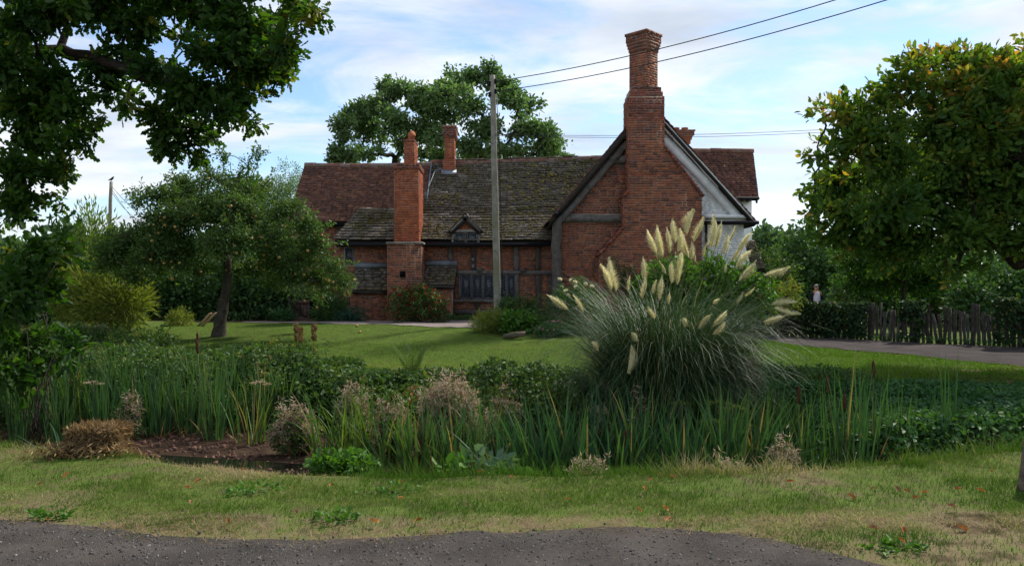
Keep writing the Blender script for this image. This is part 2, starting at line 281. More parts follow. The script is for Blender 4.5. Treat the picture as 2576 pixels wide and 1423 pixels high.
    red=mat('red', grn((.33, .02, .03), (.50, .05, .06)), trans=.3, namt=.2, tcol=(1.3, .8, .8)),
    cream=mat('cream', grn((.72, .66, .40), (.80, .76, .56)), trans=.3, namt=.05, tcol=(1, 1, .9)),
    pink=mat('pink', grn((.42, .17, .24), (.55, .28, .33)), trans=.3, namt=.1, tcol=(1.1, .9, 1)),
    purple=mat('purple', grn((.22, .10, .32), (.34, .17, .42)), trans=.3, namt=.1, tcol=(1.1, .9, 1)),
    yellow=mat('yellow', grn((.55, .36, .02), (.65, .46, .04)), trans=.2, namt=.1, tcol=(1.1, 1, .6)),
    white=mat('white', grn((.75, .75, .72), (.8, .8, .78)), trans=.2, namt=.05, tcol=(1, 1, 1)),
    fallen=mat('fallen', grn((.26, .10, .035), (.36, .17, .05), (.22, .12, .07)), trans=.2, namt=.25, rnd=True, nscale=30, tcol=(1.2, 1, .6)),
    skin=mat('skin', grn((.42, .22, .16), (.42, .22, .16)), rough=.6, namt=.08),
    shirt=mat('shirt', grn((.50, .46, .57), (.50, .46, .57)), namt=.06, nscale=12),
    cardigan=mat('cardigan', grn((.012, .012, .016), (.012, .012, .016)), namt=.1),
    trousers=mat('trousers', grn((.045, .042, .05), (.045, .042, .05)), namt=.1),
    hair=mat('hair', grn((.30, .285, .27), (.30, .285, .27)), namt=.2, nscale=60),
    strap=mat('strap', grn((.40, .17, .035), (.40, .17, .035)), namt=.15),
    log=mat('log', grn((.11, .08, .06), (.16, .125, .10)), nscale=10, namt=.4, bump=1, bscale=30, over=[((.07, .09, .02), 3, .48, .62, .8)]),
    handle=mat('handle', grn((.38, .25, .15), (.42, .29, .18)), nscale=10, namt=.2, rnd=True),
    hill=mat('hill', [(0, (.045, .075, .030)), (1, (.075, .105, .045))], nscale=.05, namt=.4),
)

# ------------------------------------------------------------------ ground, track, lane, path, ditch
def spaced(segs):
    a = [np.linspace(p, q, n, endpoint=False) for p, q, n in segs]; return np.concatenate(a + [[segs[-1][1]]])
def build_ground():
    xs = spaced([(-500, -60, 10), (-60, -14, 24), (-14, 14, 190), (14, 60, 24), (60, 500, 10)])
    ys = spaced([(-80, 2, 14), (2, 24, 170), (24, 60, 40), (60, 700, 16)])
    X, Y = np.meshgrid(xs, ys); Z = gz(X, Y); yv = VEDGE(X)
    n = vnoise(X, Y, .9, 3)
    v = np.full(X.shape, .66) - .55 * sm(.5, .72, n) * (Y < 8) * .35
    v = np.where(Y < 5.6, v - .16, v)
    v = v - (v - .06) * sm(yv - .1, yv + .35, Y)
    v = v + (.22 - v) * sm(10.8, 11.8, Y); v = v + (.80 - v) * sm(13.2, 14.2, Y)
    v = np.where((Y > 22.5) & (X < 6), .3, v)
    m = MB(); ny, nx = X.shape; i = (np.arange(ny - 1)[:, None] * nx + np.arange(nx - 1)[None]).ravel()
    m.add(np.stack([X, Y, Z], -1).reshape(-1, 3), [np.stack([i, i + 1, i + nx + 1, i + nx], 1)], v.ravel())
    tag(m.build('ground', MT['ground'], smooth=True), 'uneven grassy ground with a ditch running across', 'ground', kind='structure')
build_ground()
def sheet(name, near, far, m, label, dz=.014, nu=60, nv=12, rag=.06):
    near = np.array(near, float); far = np.array(far, float)
    t = np.linspace(0, 1, nu)
    def res(p):
        s = np.concatenate([[0], np.cumsum(np.linalg.norm(np.diff(p, axis=0), axis=1))]); s /= s[-1]
        return np.stack([np.interp(t, s, p[:, 0]), np.interp(t, s, p[:, 1])], 1)
    a, b = res(near), res(far)
    a = a + rag * rng.normal(size=a.shape) * .5; b = b + rag * rng.normal(size=b.shape) * .5
    w = np.linspace(0, 1, nv)[:, None, None]; G = a[None] * (1 - w) + b[None] * w
    Z = gz(G[..., 0], G[..., 1]) + dz; k = MB(); i = (np.arange(nv - 1)[:, None] * nu + np.arange(nu - 1)[None]).ravel()
    k.add(np.concatenate([G, Z[..., None]], -1).reshape(-1, 3), [np.stack([i, i + 1, i + nu + 1, i + nu], 1)])
    return tag(k.build(name, m, smooth=True), label, name.replace('_', ' '), kind='structure')
TRK_X = [-9, -3.6, -2.6, -1.7, -.9, 0, .8, 1.5, 2.0, 2.35, 2.9]; TRK_Y = [5.6, 5.45, 5.2, 4.98, 5.02, 5.18, 5.25, 5.12, 4.65, 4.2, 3.4]
def TRK(x): return np.interp(x, TRK_X + [9], TRK_Y + [2.0]) + .13 * (vnoise(x, x * 0, 3.5, 4) - .5)
xx = np.linspace(-12, 3.1, 120)
sheet('gravel_track', [(a, -8) for a in xx], [(a, TRK(a)) for a in xx], MT['track'], 'dark gravel track in the foreground', nu=240, nv=60, rag=.01)
LANE_N = [(4.2, 20.9), (5.99, 19.3), (7.4, 16.9), (8.85, 13.8), (11, 10.4), (15, 6)]; LANE_F = [(4.6, 23.8), (6.9, 22.4), (8.9, 20.2), (11.3, 17.6), (14.2, 14.5), (19, 9)]
sheet('lane', LANE_N, LANE_F, MT['lane'], 'dark tarmac lane beside the paling fence', nu=90, nv=24)
sheet('garden_path', [(-7.5, 21.9), (-6.4, 21.5), (-4.6, 20.9), (-2.9, 20.3), (-.95, 19.5), (1.5, 19.3), (4.6, 20.2)], [(-7.5, 22.6), (-6.4, 22.5), (-4.6, 22.8), (-3, 23.1), (-.95, 23.3), (1.5, 22.6), (4.6, 22.0)], MT['path'], 'pale pinkish path in front of the farmhouse', nu=90, nv=24)
def build_water():
    k = MB(); pts = [(-7, 9.0), (-4.6, 8.65), (-3.2, 8.2), (-1.2, 7.75), (.5, 7.7), (.5, 8.1), (-1.2, 8.7), (-2.8, 9.25), (-4.5, 9.7), (-7, 9.9)]
    k.add([(x, y, -.432) for x, y in pts], [np.arange(len(pts))])
    tag(k.build('ditch_water', MT['water']), 'thin dark water lying in the ditch', 'water', kind='structure')
build_water()
def build_hill():
    k = MB(); xs = np.linspace(-260, 40, 40); ys = np.linspace(130, 420, 24); X, Y = np.meshgrid(xs, ys)
    Z = -3 + 15 * np.exp(-((X + 125) / 45) ** 2) * sm(130, 260, Y) + 5 * sm(140, 300, Y) + 3 * vnoise(X, Y, .05, 3)
    ny, nx = X.shape; i = (np.arange(ny - 1)[:, None] * nx + np.arange(nx - 1)[None]).ravel()
    k.add(np.stack([X, Y, Z], -1).reshape(-1, 3), [np.stack([i, i + 1, i + nx + 1, i + nx], 1)])
    tag(k.build('hill', MT['hill'], smooth=True), 'low wooded hill far beyond the garden', 'hill', kind='structure')
build_hill()

# ------------------------------------------------------------------ farmhouse
HOUSE = thing('farmhouse', 'old red brick and timber farmhouse with mossy stone roof and tall gable chimney', 'farmhouse', (0, 24, .6))
QUOTA = {'brick': 300, 'tile': 300, 'stone': 60, 'white': 0}
UNIT = {}
def unit_cube(m):
    if m.name not in UNIT:
        k = MB(); k.boxes([0, 0, 0], [1, 0, 0], [0, 1, 0], [0, 0, 1], [0.0]); UNIT[m.name] = k.mesh('piece_' + m.name, m)
    return UNIT[m.name]
def pieces(kind, name, c, U, V, N, m, parent, share=0, stuffname=None):
    """boxes: `share` of them as objects of their own (within the quota), the rest joined"""
    n = len(c); k = min(share, QUOTA.get(kind, 0), n); QUOTA[kind] = QUOTA.get(kind, 0) - k
    me = unit_cube(m) if k else None
    for i in range(k):
        o = obj(name, me, parent)
        M = Matrix(((U[i][0], V[i][0], N[i][0], c[i][0]), (U[i][1], V[i][1], N[i][1], c[i][1]), (U[i][2], V[i][2], N[i][2], c[i][2]), (0, 0, 0, 1)))
        o.matrix_basis = M
    if n > k:
        b = MB(); b.boxes(c[k:], U[k:], V[k:], N[k:], rng.random(n - k)); tag(b.build(stuffname or name, m, parent), kind='stuff')
def spans(poly, v):
    poly = np.asarray(poly); xs = []
    for i in range(len(poly)):
        a, b = poly[i], poly[(i + 1) % len(poly)]
        if (a[1] - v) * (b[1] - v) < 0: xs.append(a[0] + (v - a[1]) / (b[1] - a[1]) * (b[0] - a[0]))
    xs.sort(); return list(zip(xs[::2], xs[1::2]))
def cut(sp, holes, v):
    for (h0, h1, w0, w1) in holes:
        if w0 - .02 < v < w1 + .02:
            r = []
            for a, b in sp:
                if h1 <= a or h0 >= b: r.append((a, b)); continue
                if h0 - a > .04: r.append((a, h0))
                if b - h1 > .04: r.append((h1, b))
            sp = r
    return sp
def brickwall(parent, origin, U, N, poly, m=None, holes=(), course=.068, blen=.232, share=0, backing=.12, kind='brick', top_first=False, mort=None, name='brick', joint=.014, wallname='mortar'):
    """poly in (u along U, z). Bricks stand proud of a mortar body"""
    m = m or MT['brick']; U = np.array(U, float); N = np.array(N, float); O = np.array(origin, float); Zv = np.array([0, 0, 1.0])
    b = MB(); b.prism(poly, O, U, Zv, N, -backing, 0); body = b.build(wallname, mort or MT['mortar'], parent)
    z0 = min(p[1] for p in poly); z1 = max(p[1] for p in poly); C = []; A = []; B = []; D = []; r = 0; z = z0
    while z < z1 - .03:
        h = course; vm = z + h / 2
        for (a, e) in cut(spans(poly, vm), holes, vm):
            u = a - (0 if r % 2 == 0 else blen * .5) - rng.uniform(0, .03); i = 0
            while u < e:
                L = blen * rng.uniform(.94, 1.05) if rng.random() > (.5 if r % 4 == 3 else .12) else blen * .5
                p, q = max(u, a), min(u + L, e); u += L
                if q - p < .035: continue
                pr = .007 + rng.uniform(-.003, .005)
                w = (q - p - joint) / 2; hh = (h - joint) / 2 * rng.uniform(.93, 1.03)
                C.append(O + U * ((p + q) / 2) + Zv * (vm + rng.uniform(-.002, .002)) + N * (pr - .03)); tl = rng.uniform(-.012, .012)
                A.append((U + Zv * tl) * w); B.append((Zv - U * tl) * hh); D.append(N * .03)
        z += h; r += 1
    if not C: return body
    C, A, B, D = map(np.array, (C, A, B, D))
    if share:
        order = np.argsort(-C[:, 2] if top_first else C[:, 2]); C, A, B, D = C[order], A[order], B[order], D[order]
    pieces(kind, name, C, A, B, D, m, parent, share, 'brickwork'); return body
def rect(a, b, c, d): return [(a, c), (b, c), (b, d), (a, d)]
def stack(name, x0, x1, y0, y1, z0, z1, m=None, share=0, parent=HOUSE, mort=None, faces='fr', course=.068):
    """square brick stack: front, both sides, back"""
    t = tag(MB_box(name, x0 + .017, x1 - .017, y0 + .017, y1 - .017, z0, z1, MT['mortar'], parent))
    brickwall(t, (0, y0 + .012, 0), (1, 0, 0), (0, -1, 0), rect(x0, x1, z0, z1), m, share=share, backing=.005, course=course)
    brickwall(t, (x1 - .012, 0, 0), (0, 1, 0), (1, 0, 0), rect(y0, y1, z0, z1), m, backing=.005, course=course)
    brickwall(t, (x0 + .012, 0, 0), (0, 1, 0), (-1, 0, 0), rect(y0, y1, z0, z1), m, backing=.005, course=course)
    return t
def MB_box(name, x0, x1, y0, y1, z0, z1, m, parent): b = MB(); b.box(x0, x1, y0, y1, z0, z1); return b.build(name, m, parent)
def beam(name, p0, p1, w, d, N=(0, -1, 0), parent=HOUSE, m=None, seg=7, rough=.012):
    """timber of width w (in the wall plane) and depth d along N, slightly wavy"""
    p0 = np.array(p0, float); p1 = np.array(p1, float); N = np.array(N, float); t = p1 - p0; t /= np.linalg.norm(t); W = np.cross(t, N)
    pts = p0 + np.linspace(0, 1, seg)[:, None] * (p1 - p0); pts = pts + W * rng.normal(0, rough * .6, (seg, 1))
    ws = w / 2 * (1 + rng.normal(0, .05, seg)); ds = d / 2 * np.ones(seg)
    ring = np.stack([pts + W * ws[:, None] + N * ds[:, None], pts - W * ws[:, None] + N * ds[:, None], pts - W * ws[:, None] - N * ds[:, None], pts + W * ws[:, None] - N * ds[:, None]], 1)
    ring = ring + rng.normal(0, rough * .25, ring.shape)
    i = np.arange(seg - 1)[:, None] * 4; j = np.arange(4)[None]; j2 = (j + 1) % 4
    b = MB(); b.add(ring.reshape(-1, 3), [np.stack([i + j, i + j2, i + 4 + j2, i + 4 + j], -1).reshape(-1, 4), [3, 2, 1, 0], np.arange(4) + (seg - 1) * 4], rng.random())
    return b.build(name, m or MT['timber'], parent)
def roof(A, B, C, D, expo, tw, th, m, share=0, sag=.0, jit=.25, name='roof', tname='roof_tile', lift=0, deckm=None, parent=HOUSE, wob=.02):
    A, B, C, D = [np.array(p, float) for p in (A, B, C, D)]
    Sv = (D - A + C - B) / 2; slope = np.linalg.norm(Sv); S = Sv / slope; Uv = B - A; U = Uv / np.linalg.norm(Uv); N = np.cross(U, S); N /= np.linalg.norm(N)
    k = MB(); o = -N * .05; k.add(np.array([A, B, C, D, A - N * .09, B - N * .09, C - N * .09, D - N * .09]) + o, [(0, 1, 2, 3), (7, 6, 5, 4), (0, 4, 5, 1), (1, 5, 6, 2), (2, 6, 7, 3), (3, 7, 4, 0)])
    deck = k.build(name, deckm or MT['deck'], parent)
    R = int(slope / expo); c = []; aU = []; aV = []; aN = []
    for r in range(R):
        t = r / R; l = A + (D - A) * t; rr = B + (C - B) * t; w = np.linalg.norm(rr - l); n = max(2, int(w / tw))
        e = np.cumsum(rng.uniform(1 - jit, 1 + jit, n)); e = np.concatenate([[0], e / e[-1]])
        if r % 2: e = np.clip(e + .5 / n, 0, 1); e = np.concatenate([[0], e[:-1], [1]]) if e[-2] < .999 else np.concatenate([[0], e[:-1]])
        ex = expo * rng.uniform(.9, 1.1)
        for i in range(len(e) - 1):
            hw = (e[i + 1] - e[i]) * w / 2
            if hw < .012: continue
            u = (e[i] + e[i + 1]) / 2; Lt = ex * 1.55; ti = th * 1.15 / ex * .8
            dirS = S - N * ti * 1.0 + U * rng.normal(0, .012); dirS /= np.linalg.norm(dirS); nn = np.cross(U, dirS)
            pos = l + (rr - l) * u + S * (Lt / 2 - rng.uniform(0, .16) * expo) + N * (th * .9 + rng.uniform(-.003, .004))
            pos[2] += -sag * math.sin(math.pi * u) * (.4 + .6 * t) + wob * (vnoise(pos[0] * .8 + 9, pos[1] * .8 + r * .05, 1, 2) - .5)
            c.append(pos); aU.append((U + N * rng.normal(0, .014)) * (hw - .004)); aV.append(dirS * Lt / 2); aN.append(nn * th / 2 * rng.uniform(.8, 1.25))
    c, aU, aV, aN = map(np.array, (c, aU, aV, aN))
    pieces('tile', tname, c, aU, aV, aN, m, deck, share, 'roof_tiles')
    return deck, c, N
def ridge(p0, p1, n, r=.11, parent=HOUSE, sag=0, m=None):
    p0 = np.array(p0, float); p1 = np.array(p1, float); d = (p1 - p0) / n; L = np.linalg.norm(d); t = d / L
    if 'ridge' not in UNIT:
        k = MB(); th = np.linspace(-.15 * math.pi, 1.15 * math.pi, 9); k2 = []
        for s_, e in ((0, 1.0), (0, .8)):
            for x in (-.5, .5): k2.append(np.stack([np.full(9, x), np.cos(th) * e, np.sin(th) * e], 1))
        i = np.arange(8); V = np.vstack(k2)
        k.add(V, [np.stack([i, i + 1, i + 10, i + 9], 1), np.stack([i + 27, i + 28, i + 19, i + 18], 1), np.stack([i, i + 18, i + 19, i + 1], 1), np.stack([i + 9, i + 10, i + 28, i + 27], 1)], 0.0)
        UNIT['ridge'] = k.mesh('ridge_tile', MT['ridge'])
    for i in range(n):
        o = obj('ridge_tile', UNIT['ridge'], parent); c = p0 + d * (i + .5); c[2] += -sag * math.sin(math.pi * (i + .5) / n) + rng.normal(0, .008) - r * .35
        s = np.cross([0, 0, 1], t); a = t * (L * .985) ; up = np.cross(t, s)
        o.matrix_basis = Matrix(((a[0], s[0] * r, up[0] * r, c[0]), (a[1], s[1] * r, up[1] * r, c[1]), (a[2], s[2] * r, up[2] * r, c[2]), (0, 0, 0, 1)))

G, FY = 22.8, 24.0
gx = lambda x: PX(x, G); gzz = lambda y: PZ(y, G)
fx = lambda x: PX(x, FY); fz = lambda y: PZ(y, FY)

# bodies (plain closed volumes behind the brick skins)
def bodies():
    k = MB(); k.prism([(gx(1412), .3), (gx(1868), .3), (gx(1868), gzz(556)), (gx(1628), gzz(285)), (gx(1412), gzz(545))], (0, G + .14, 0), (1, 0, 0), (0, 0, 1), (0, 1, 0), 0, 8.5)
    k.build('wing_body', MT['white_paint'], HOUSE)
    k = MB(); k.prism([(FY + .14, .3), (29.9, .3), (29.9, 3.1), (27, PZ(406, 27)), (FY + .14, 3.0)], (0, 0, 0), (0, 1, 0), (0, 0, 1), (1, 0, 0), -2.8, gx(1392) + .3)
    k.build('main_body', MT['mortar'], HOUSE)
    k = MB(); k.prism([(24.9, .3), (29, .3), (29, 3.4), (26.75, 5.5), (24.9, 3.55)], (0, 0, 0), (0, 1, 0), (0, 0, 1), (1, 0, 0), -6.75, -2.85)
    k.build('left_body', MT['mortar'], HOUSE)
bodies()

# gable front: brick left of the chimney, painted brick right of it
CHX0, CHX1 = gx(1581), gx(1670.5)
rz = lambda x: gzz(266) - abs(gx(x) - gx(1628)) * 1.13 - .12
left_poly = [(gx(1408), .35), (gx(1600), .35), (gx(1600), rz(1600)), (gx(1408), rz(1408))]
holesG = [(gx(1404), gx(1569), gzz(559), gzz(541)), (gx(1535), gx(1590), gzz(413), gzz(393))]
brickwall(HOUSE, (0, G, 0), (1, 0, 0), (0, -1, 0), left_poly, MT['brick'], holes=holesG, share=90, top_first=False, wallname='gable_wall')
white_poly = [(gx(1660), .35), (gx(1871), .35), (gx(1871), gzz(552)), (gx(1871), rz(1871)), (gx(1660), rz(1660))]
brickwall(HOUSE, (0, G, 0), (1, 0, 0), (0, -1, 0), white_poly, MT['white_brick'], kind='white', mort=MT['white_paint'], wallname='gable_wall', joint=.007)
# gable timbers
beam('corner_post', (gx(1399.5), G - .10, .4), (gx(1399.5), G - .10, gzz(545)), .265, .26, seg=12, rough=.02)
beam('tie_beam', (gx(1404), G - .04, gzz(550)), (gx(1570), G - .04, gzz(550)), .2, .16)
beam('collar_beam', (gx(1530), G - .04, gzz(403)), (gx(1592), G - .04, gzz(403)), .21, .14)
s48 = lambda x0, y0, x1, y1, dy, w, d, nm, m=None, off=0: beam(nm, (gx(x0), G - dy, gzz(y0)), (gx(x1), G - dy, gzz(y1)), w, d, m=m, seg=9)
s48(1400, 564, 1600, 335, .10, .17, .14, 'principal_rafter')
s48(1382, 561, 1605, 300, .20, .13, .1, 'bargeboard')
s48(1650, 300, 1893, 562, .20, .15, .1, 'bargeboard', MT['white_paint'])
s48(1650, 331, 1872, 562, .06, .24, .14, 'principal_rafter', MT['white_paint'])
beam('cornice_board', (gx(1764), G - .12, gzz(546)), (gx(1880), G - .12, gzz(546)), .1, .24, m=MT['white_paint'], rough=.004)
beam('frieze_board', (gx(1764), G - .05, gzz(556)), (gx(1878), G - .05, gzz(556)), .11, .1, m=MT['white_paint'], rough=.004)
k = MB(); k.tube([(gx(1764), G - .3, gzz(563)), (gx(1900), G - .3, gzz(562))], .055, 10); k.build('gutter', MT['black'], HOUSE)
k = MB(); k.tube([(gx(1774), G - .12, gzz(565)), (gx(1774), G - .12, .5)], .035, 8); k.build('downpipe', MT['black'], HOUSE)
# wing roof (two slopes running back)
apx = np.array([gx(1628), 0, gzz(262)]); eL = np.array([gx(1375), 0, gzz(563)]); eR = np.array([gx(1899), 0, gzz(563)])
yf, yb = G - .28, 31.0
at = lambda p, y: np.array([p[0], y, p[2]])
roof(at(eL, yb), at(eL, yf), at(apx, yf), at(apx, yb), .16, .24, .022, MT['clay_tile'], name='wing_roof', wob=.05)
roof(at(eR, yf), at(eR, yb), at(apx, yb), at(apx, yf), .16, .24, .022, MT['clay_tile'], name='wing_roof', wob=.05)
ridge(at(apx, yf) + (0, 0, .05), at(apx, yb) + (0, 0, .05), 18)

# great gable chimney: stepped front built of bricks, shoulders tiled, diagonal shaft with oversailing cap
def great_chimney():
    Yc = 22.15
    cx = lambda x: PX(x, Yc); cz = lambda y: PZ(y, Yc)
    t = MB(); poly = [(cx(1508), .35), (cx(1765), .35), (cx(1765), cz(494)), (cx(1671), cz(371)), (cx(1671), cz(242)), (cx(1581), cz(242)), (cx(1581), cz(482)), (cx(1570), cz(494)), (cx(1569), cz(574)), (cx(1508), cz(641))]
    ins = .012
    t.prism(poly, (0, Yc + ins + .005, 0), (1, 0, 0), (0, 0, 1), (0, 1, 0), 0, G - Yc + .1)
    C = t.build('gable_chimney', MT['mortar'], HOUSE)
    lo = [p for p in poly]
    brickwall(C, (0, Yc + ins, 0), (1, 0, 0), (0, -1, 0), [(cx(1508), .35), (cx(1765), .35), (cx(1765), cz(494)), (cx(1722), cz(440)), (cx(1581), cz(440)), (cx(1581), cz(482)), (cx(1570), cz(494)), (cx(1569), cz(574)), (cx(1508), cz(641))], MT['brick'], share=100, top_first=True, backing=.003)
    brickwall(C, (0, Yc + ins, 0), (1, 0, 0), (0, -1, 0), [(cx(1581), cz(440)), (cx(1722), cz(440)), (cx(1671), cz(371)), (cx(1671), cz(300)), (cx(1581), cz(300))], MT['brick'], share=60, top_first=True, backing=.003)
    brickwall(C, (0, Yc + ins, 0), (1, 0, 0), (0, -1, 0), rect(cx(1581), cx(1671), cz(300), cz(242)), MT['brick_weathered'], share=40, top_first=True, backing=.003)
    # side faces
    for (x, n, za, zb) in ((1671, 1, cz(371), cz(242)), (1765, 1, .35, cz(494)), (1581, -1, cz(482), cz(242)), (1569, -1, cz(574), cz(494)), (1508, -1, .35, cz(641))):
        brickwall(C, (cx(x) + n * .001, 0, 0), (0, 1, 0), (n, 0, 0), rect(Yc, 23.1, za, zb), MT['brick'], backing=.003)
    # upper square shaft above the roof needs its own depth
    y1 = Yc + .98
    MBk = MB(); MBk.box(cx(1581) + .016, cx(1671) - .016, Yc + .02, y1, 5.0, cz(242) - .003); MBk.build('shaft_core', MT['mortar'], C)
    for (x, n) in ((1671, 1), (1581, -1)): brickwall(C, (cx(x) - n * ins, 0, 0), (0, 1, 0), (n, 0, 0), rect(23.1, y1, 5.2, cz(242)), MT['brick_weathered'], backing=.003)
    # stepped offset below the diagonal shaft
    m0 = (cx(1581) + cx(1671)) / 2; yc = Yc + .49; hw = (cx(1671) - cx(1581)) / 2
    for i, (a, b, e) in enumerate(((242, 230, .03), (230, 220, .07))):
        MBk = MB(); MBk.box(m0 - hw + e, m0 + hw - e, yc - .485 + e, yc + .49 - e, cz(a), cz(b)); st = MBk.build('offset_course', MT['mortar'], C)
        brickwall(C, (0, yc - .49 + e, 0), (1, 0, 0), (0, -1, 0), rect(m0 - hw + e, m0 + hw - e, cz(a), cz(b)), MT['brick_weathered'], backing=.003)
    k = MB()
    for sx in (-1, 1):
        for j in range(2):
            x = m0 + sx * (.17 + .17 * j) ; k.boxes([x, yc - .36, cz(219) + .03 - .02 * j], [.085, 0, -.015 * sx], [0, .06, .02], [.0, -.02, .02], [.5])
    k.build('offset_slate', MT['stone'], C)
    # diagonal shaft
    r = (cx(1662) - cx(1588)) / 2  # half diagonal
    def diag(rr, z0, z1, name, m, share=0):
        a = rr / math.sqrt(2); e = .012
        dU = np.array([1, 1, 0]) / math.sqrt(2); dW = np.array([1, -1, 0]) / math.sqrt(2)
        b = MB(); b.boxes([m0, yc, (z0 + z1) / 2], dU * (a - e - .005), dW * (a - e - .005), [0, 0, (z1 - z0) / 2], [.5]); b.build(name, MT['mortar'], C)
        for (N_, U_) in ((dW, dU), (-dU, dW), (dU, dW), (-dW, dU)):
            o = np.array([m0, yc, 0]) + N_ * (a - e)
            brickwall(C, o, U_, N_, rect(-a, a, z0, z1), m, backing=.003, share=share, top_first=True)
    diag(r, cz(223), cz(121), 'diagonal_shaft', MT['brick'])
    zz = [121, 113, 105, 97, 80, 73]; rr = [1.06, 1.13, 1.20, 1.25, 1.33]
    for i in range(5): diag(r * rr[i], cz(zz[i]), cz(zz[i + 1]), 'cap_course', MT['brick_weathered'], share=3)
    # tiled weathering on the shoulders
    def weather(x0, y0, x1, y1, n, m=MT['brick_weathered']):
        p0 = np.array([cx(x0), 0, cz(y0)]); p1 = np.array([cx(x1), 0, cz(y1)]); d = (p1 - p0) / n; L = np.linalg.norm(d); u = d / L; nn = np.array([-u[2], 0, u[0]]); nn = nn if nn[2] > 0 else -nn
        for i in range(n):
            c = p0 + d * (i + .5) + nn * .02 + np.array([0, Yc + .31, 0]); dd = u * math.cos(.18) + nn * math.sin(.18) * (1 if u[2] < 0 else -1)
            b = MB(); b.boxes(c, dd * L * .62, [0, .36 + rng.uniform(-.01, .01), 0], np.cross(dd, [0, 1, 0]) * .028, [rng.random()]); b.build('weathering_brick', m, C)
    weather(1670, 369, 1768, 494, 15); weather(1571, 571, 1506, 643, 8); weather(1583, 480, 1569, 495, 2)
great_chimney()
k = MB(); k.box(gx(1393), gx(1404), G - .42, G - .3, gzz(548), gzz(533)); k.box(gx(1396), gx(1400), G - .3, G - .2, gzz(545), gzz(538)); fl = k.build('floodlight', MT['black'], HOUSE)
k = MB(); k.box(gx(1394.2), gx(1402.8), G - .425, G - .421, gzz(543), gzz(535)); k.build('lamp_glass', MT['glass'], fl)

# main stone-tiled roof
eA = PZ(606, 23.7)
deck, cs, Nn = roof((-2.83, 23.7, eA), (gx(1600), 23.7, eA), (gx(1640), 27.0, PZ(396, 27)), (-2.83, 27.0, PZ(412, 27)), .128, .27, .044, MT['stone_tile'], share=240, sag=.07, jit=.4, name='stone_roof', wob=.07)
dk2, cs2, _ = roof((PX(838, 23.7), 23.7, eA), (-2.84, 23.7, eA), (-2.84, 24.92, 4.02), (PX(907, 24.92), 24.92, 4.02), .128, .27, .044, MT['stone_tile'], share=60, sag=.02, jit=.4, name='stone_roof', wob=.05)
def moss(cs, parent, n, sc_=1.0):
    k = MB(); sel = cs[rng.integers(0, len(cs), n)]
    w = vnoise(sel[:, 0], sel[:, 1] * 1.5, 1.1, 3) + .16 * sm(-2, 3, sel[:, 0]); sel = sel[w > .56]
    th = np.arange(6) / 6 * 2 * math.pi; ring = np.stack([np.cos(th), np.sin(th), 0 * th - .3], 1); ring2 = ring * .6; ring2[:, 2] = .25
    tv = np.vstack([ring, ring2, [[0, 0, .4]]]); tf = [(i, (i + 1) % 6, 6 + (i + 1) % 6, 6 + i) for i in range(6)] + [(6 + i, 6 + (i + 1) % 6, 12) for i in range(6)]
    m_ = len(sel); a = rng.uniform(0, 6.28, m_); nrm = np.tile(np.array([0, -.66, .75]), (m_, 1)) + rng.normal(0, .1, (m_, 3))
    R = rotm(np.stack([np.cos(a), np.sin(a), np.sin(a) * .87], 1), nrm); s = rng.uniform(.025, .06, m_) * sc_
    S = np.stack([s * rng.uniform(.8, 1.8, m_), s, s * .8], 1)
    k.batch(tv, tf, sel + np.array([0, -.02, .02]) + rng.normal(0, .03, (m_, 3)) * np.array([2, .6, .5]), R, S, rng.random(m_))
    tag(k.build('moss', MT['moss'], parent, smooth=True), kind='stuff')
moss(cs, deck, 2000); moss(cs2, dk2, 120)
ridge((-2.75, 27, PZ(408, 27)), (gx(1640), 27, PZ(391, 27)), 17, sag=.07)
# left red-tiled roof
zE = PZ(560, 24.6) + .05
roof((-6.95, 24.6, zE), (-2.72, 24.6, zE), (-2.72, 26.7, PZ(417, 26.7) + .03), (-6.95, 26.7, PZ(417, 26.7)), .092, .17, .016, MT['clay_tile'], sag=.03, name='tiled_roof', wob=.06)
roof((-2.72, 28.9, zE), (-6.95, 28.9, zE), (-6.95, 26.75, PZ(417, 26.7)), (-2.72, 26.75, PZ(417, 26.7)), .2, .3, .016, MT['clay_tile'], name='tiled_roof')
ridge((-6.95, 26.72, PZ(415, 26.7)), (-2.72, 26.72, PZ(412, 26.7)), 11, sag=.04)
k = MB(); k.boxes([-2.69, 25.75, PZ(470, 25.7) - .02], [.012, 0, 0], [0, .92, .95], [0, -.06, .06], [.5]); k.build('lead_flashing', MT['lead'], HOUSE)
# rear slope of main roof
roof((gx(1640), 30.2, 3.0), (-2.83, 30.2, 3.0), (-2.83, 27.05, PZ(412, 27)), (gx(1640), 27.05, PZ(396, 27)), .3, .5, .026, MT['stone_tile'], name='stone_roof')
# right rear wing
rw = np.array
rA, rB, rC, rD = rw([6.0, 26.9, PZ(497, 26.9)]), rw([PX(1909, 26.9), 26.9, PZ(497, 26.9)]), rw([PX(1895, 28.7), 28.7, PZ(381, 28.7)]), rw([5.6, 28.7, PZ(381, 28.7)])
roof(rA, rB, rC, rD, .105, .18, .018, MT['clay_tile'], name='rear_roof', wob=.05)
ridge(rD + (0, 0, .04), rC + (0, 0, .04), 8)
k = MB(); k.prism([(27.15, .2), (30.4, .2), (30.4, PZ(494, 27)), (28.75, PZ(388, 28.7)), (27.15, PZ(494, 27))], (0, 0, 0), (0, 1, 0), (0, 0, 1), (1, 0, 0), 5.5, PX(1891, 27.15)); k.build('rear_wing', MT['white_paint'], HOUSE)
k = MB(); k.tube([(6.2, 26.82, PZ(499, 26.8)), (PX(1910, 26.8), 26.82, PZ(499, 26.8))], .05, 8); k.build('gutter', MT['black'], HOUSE)
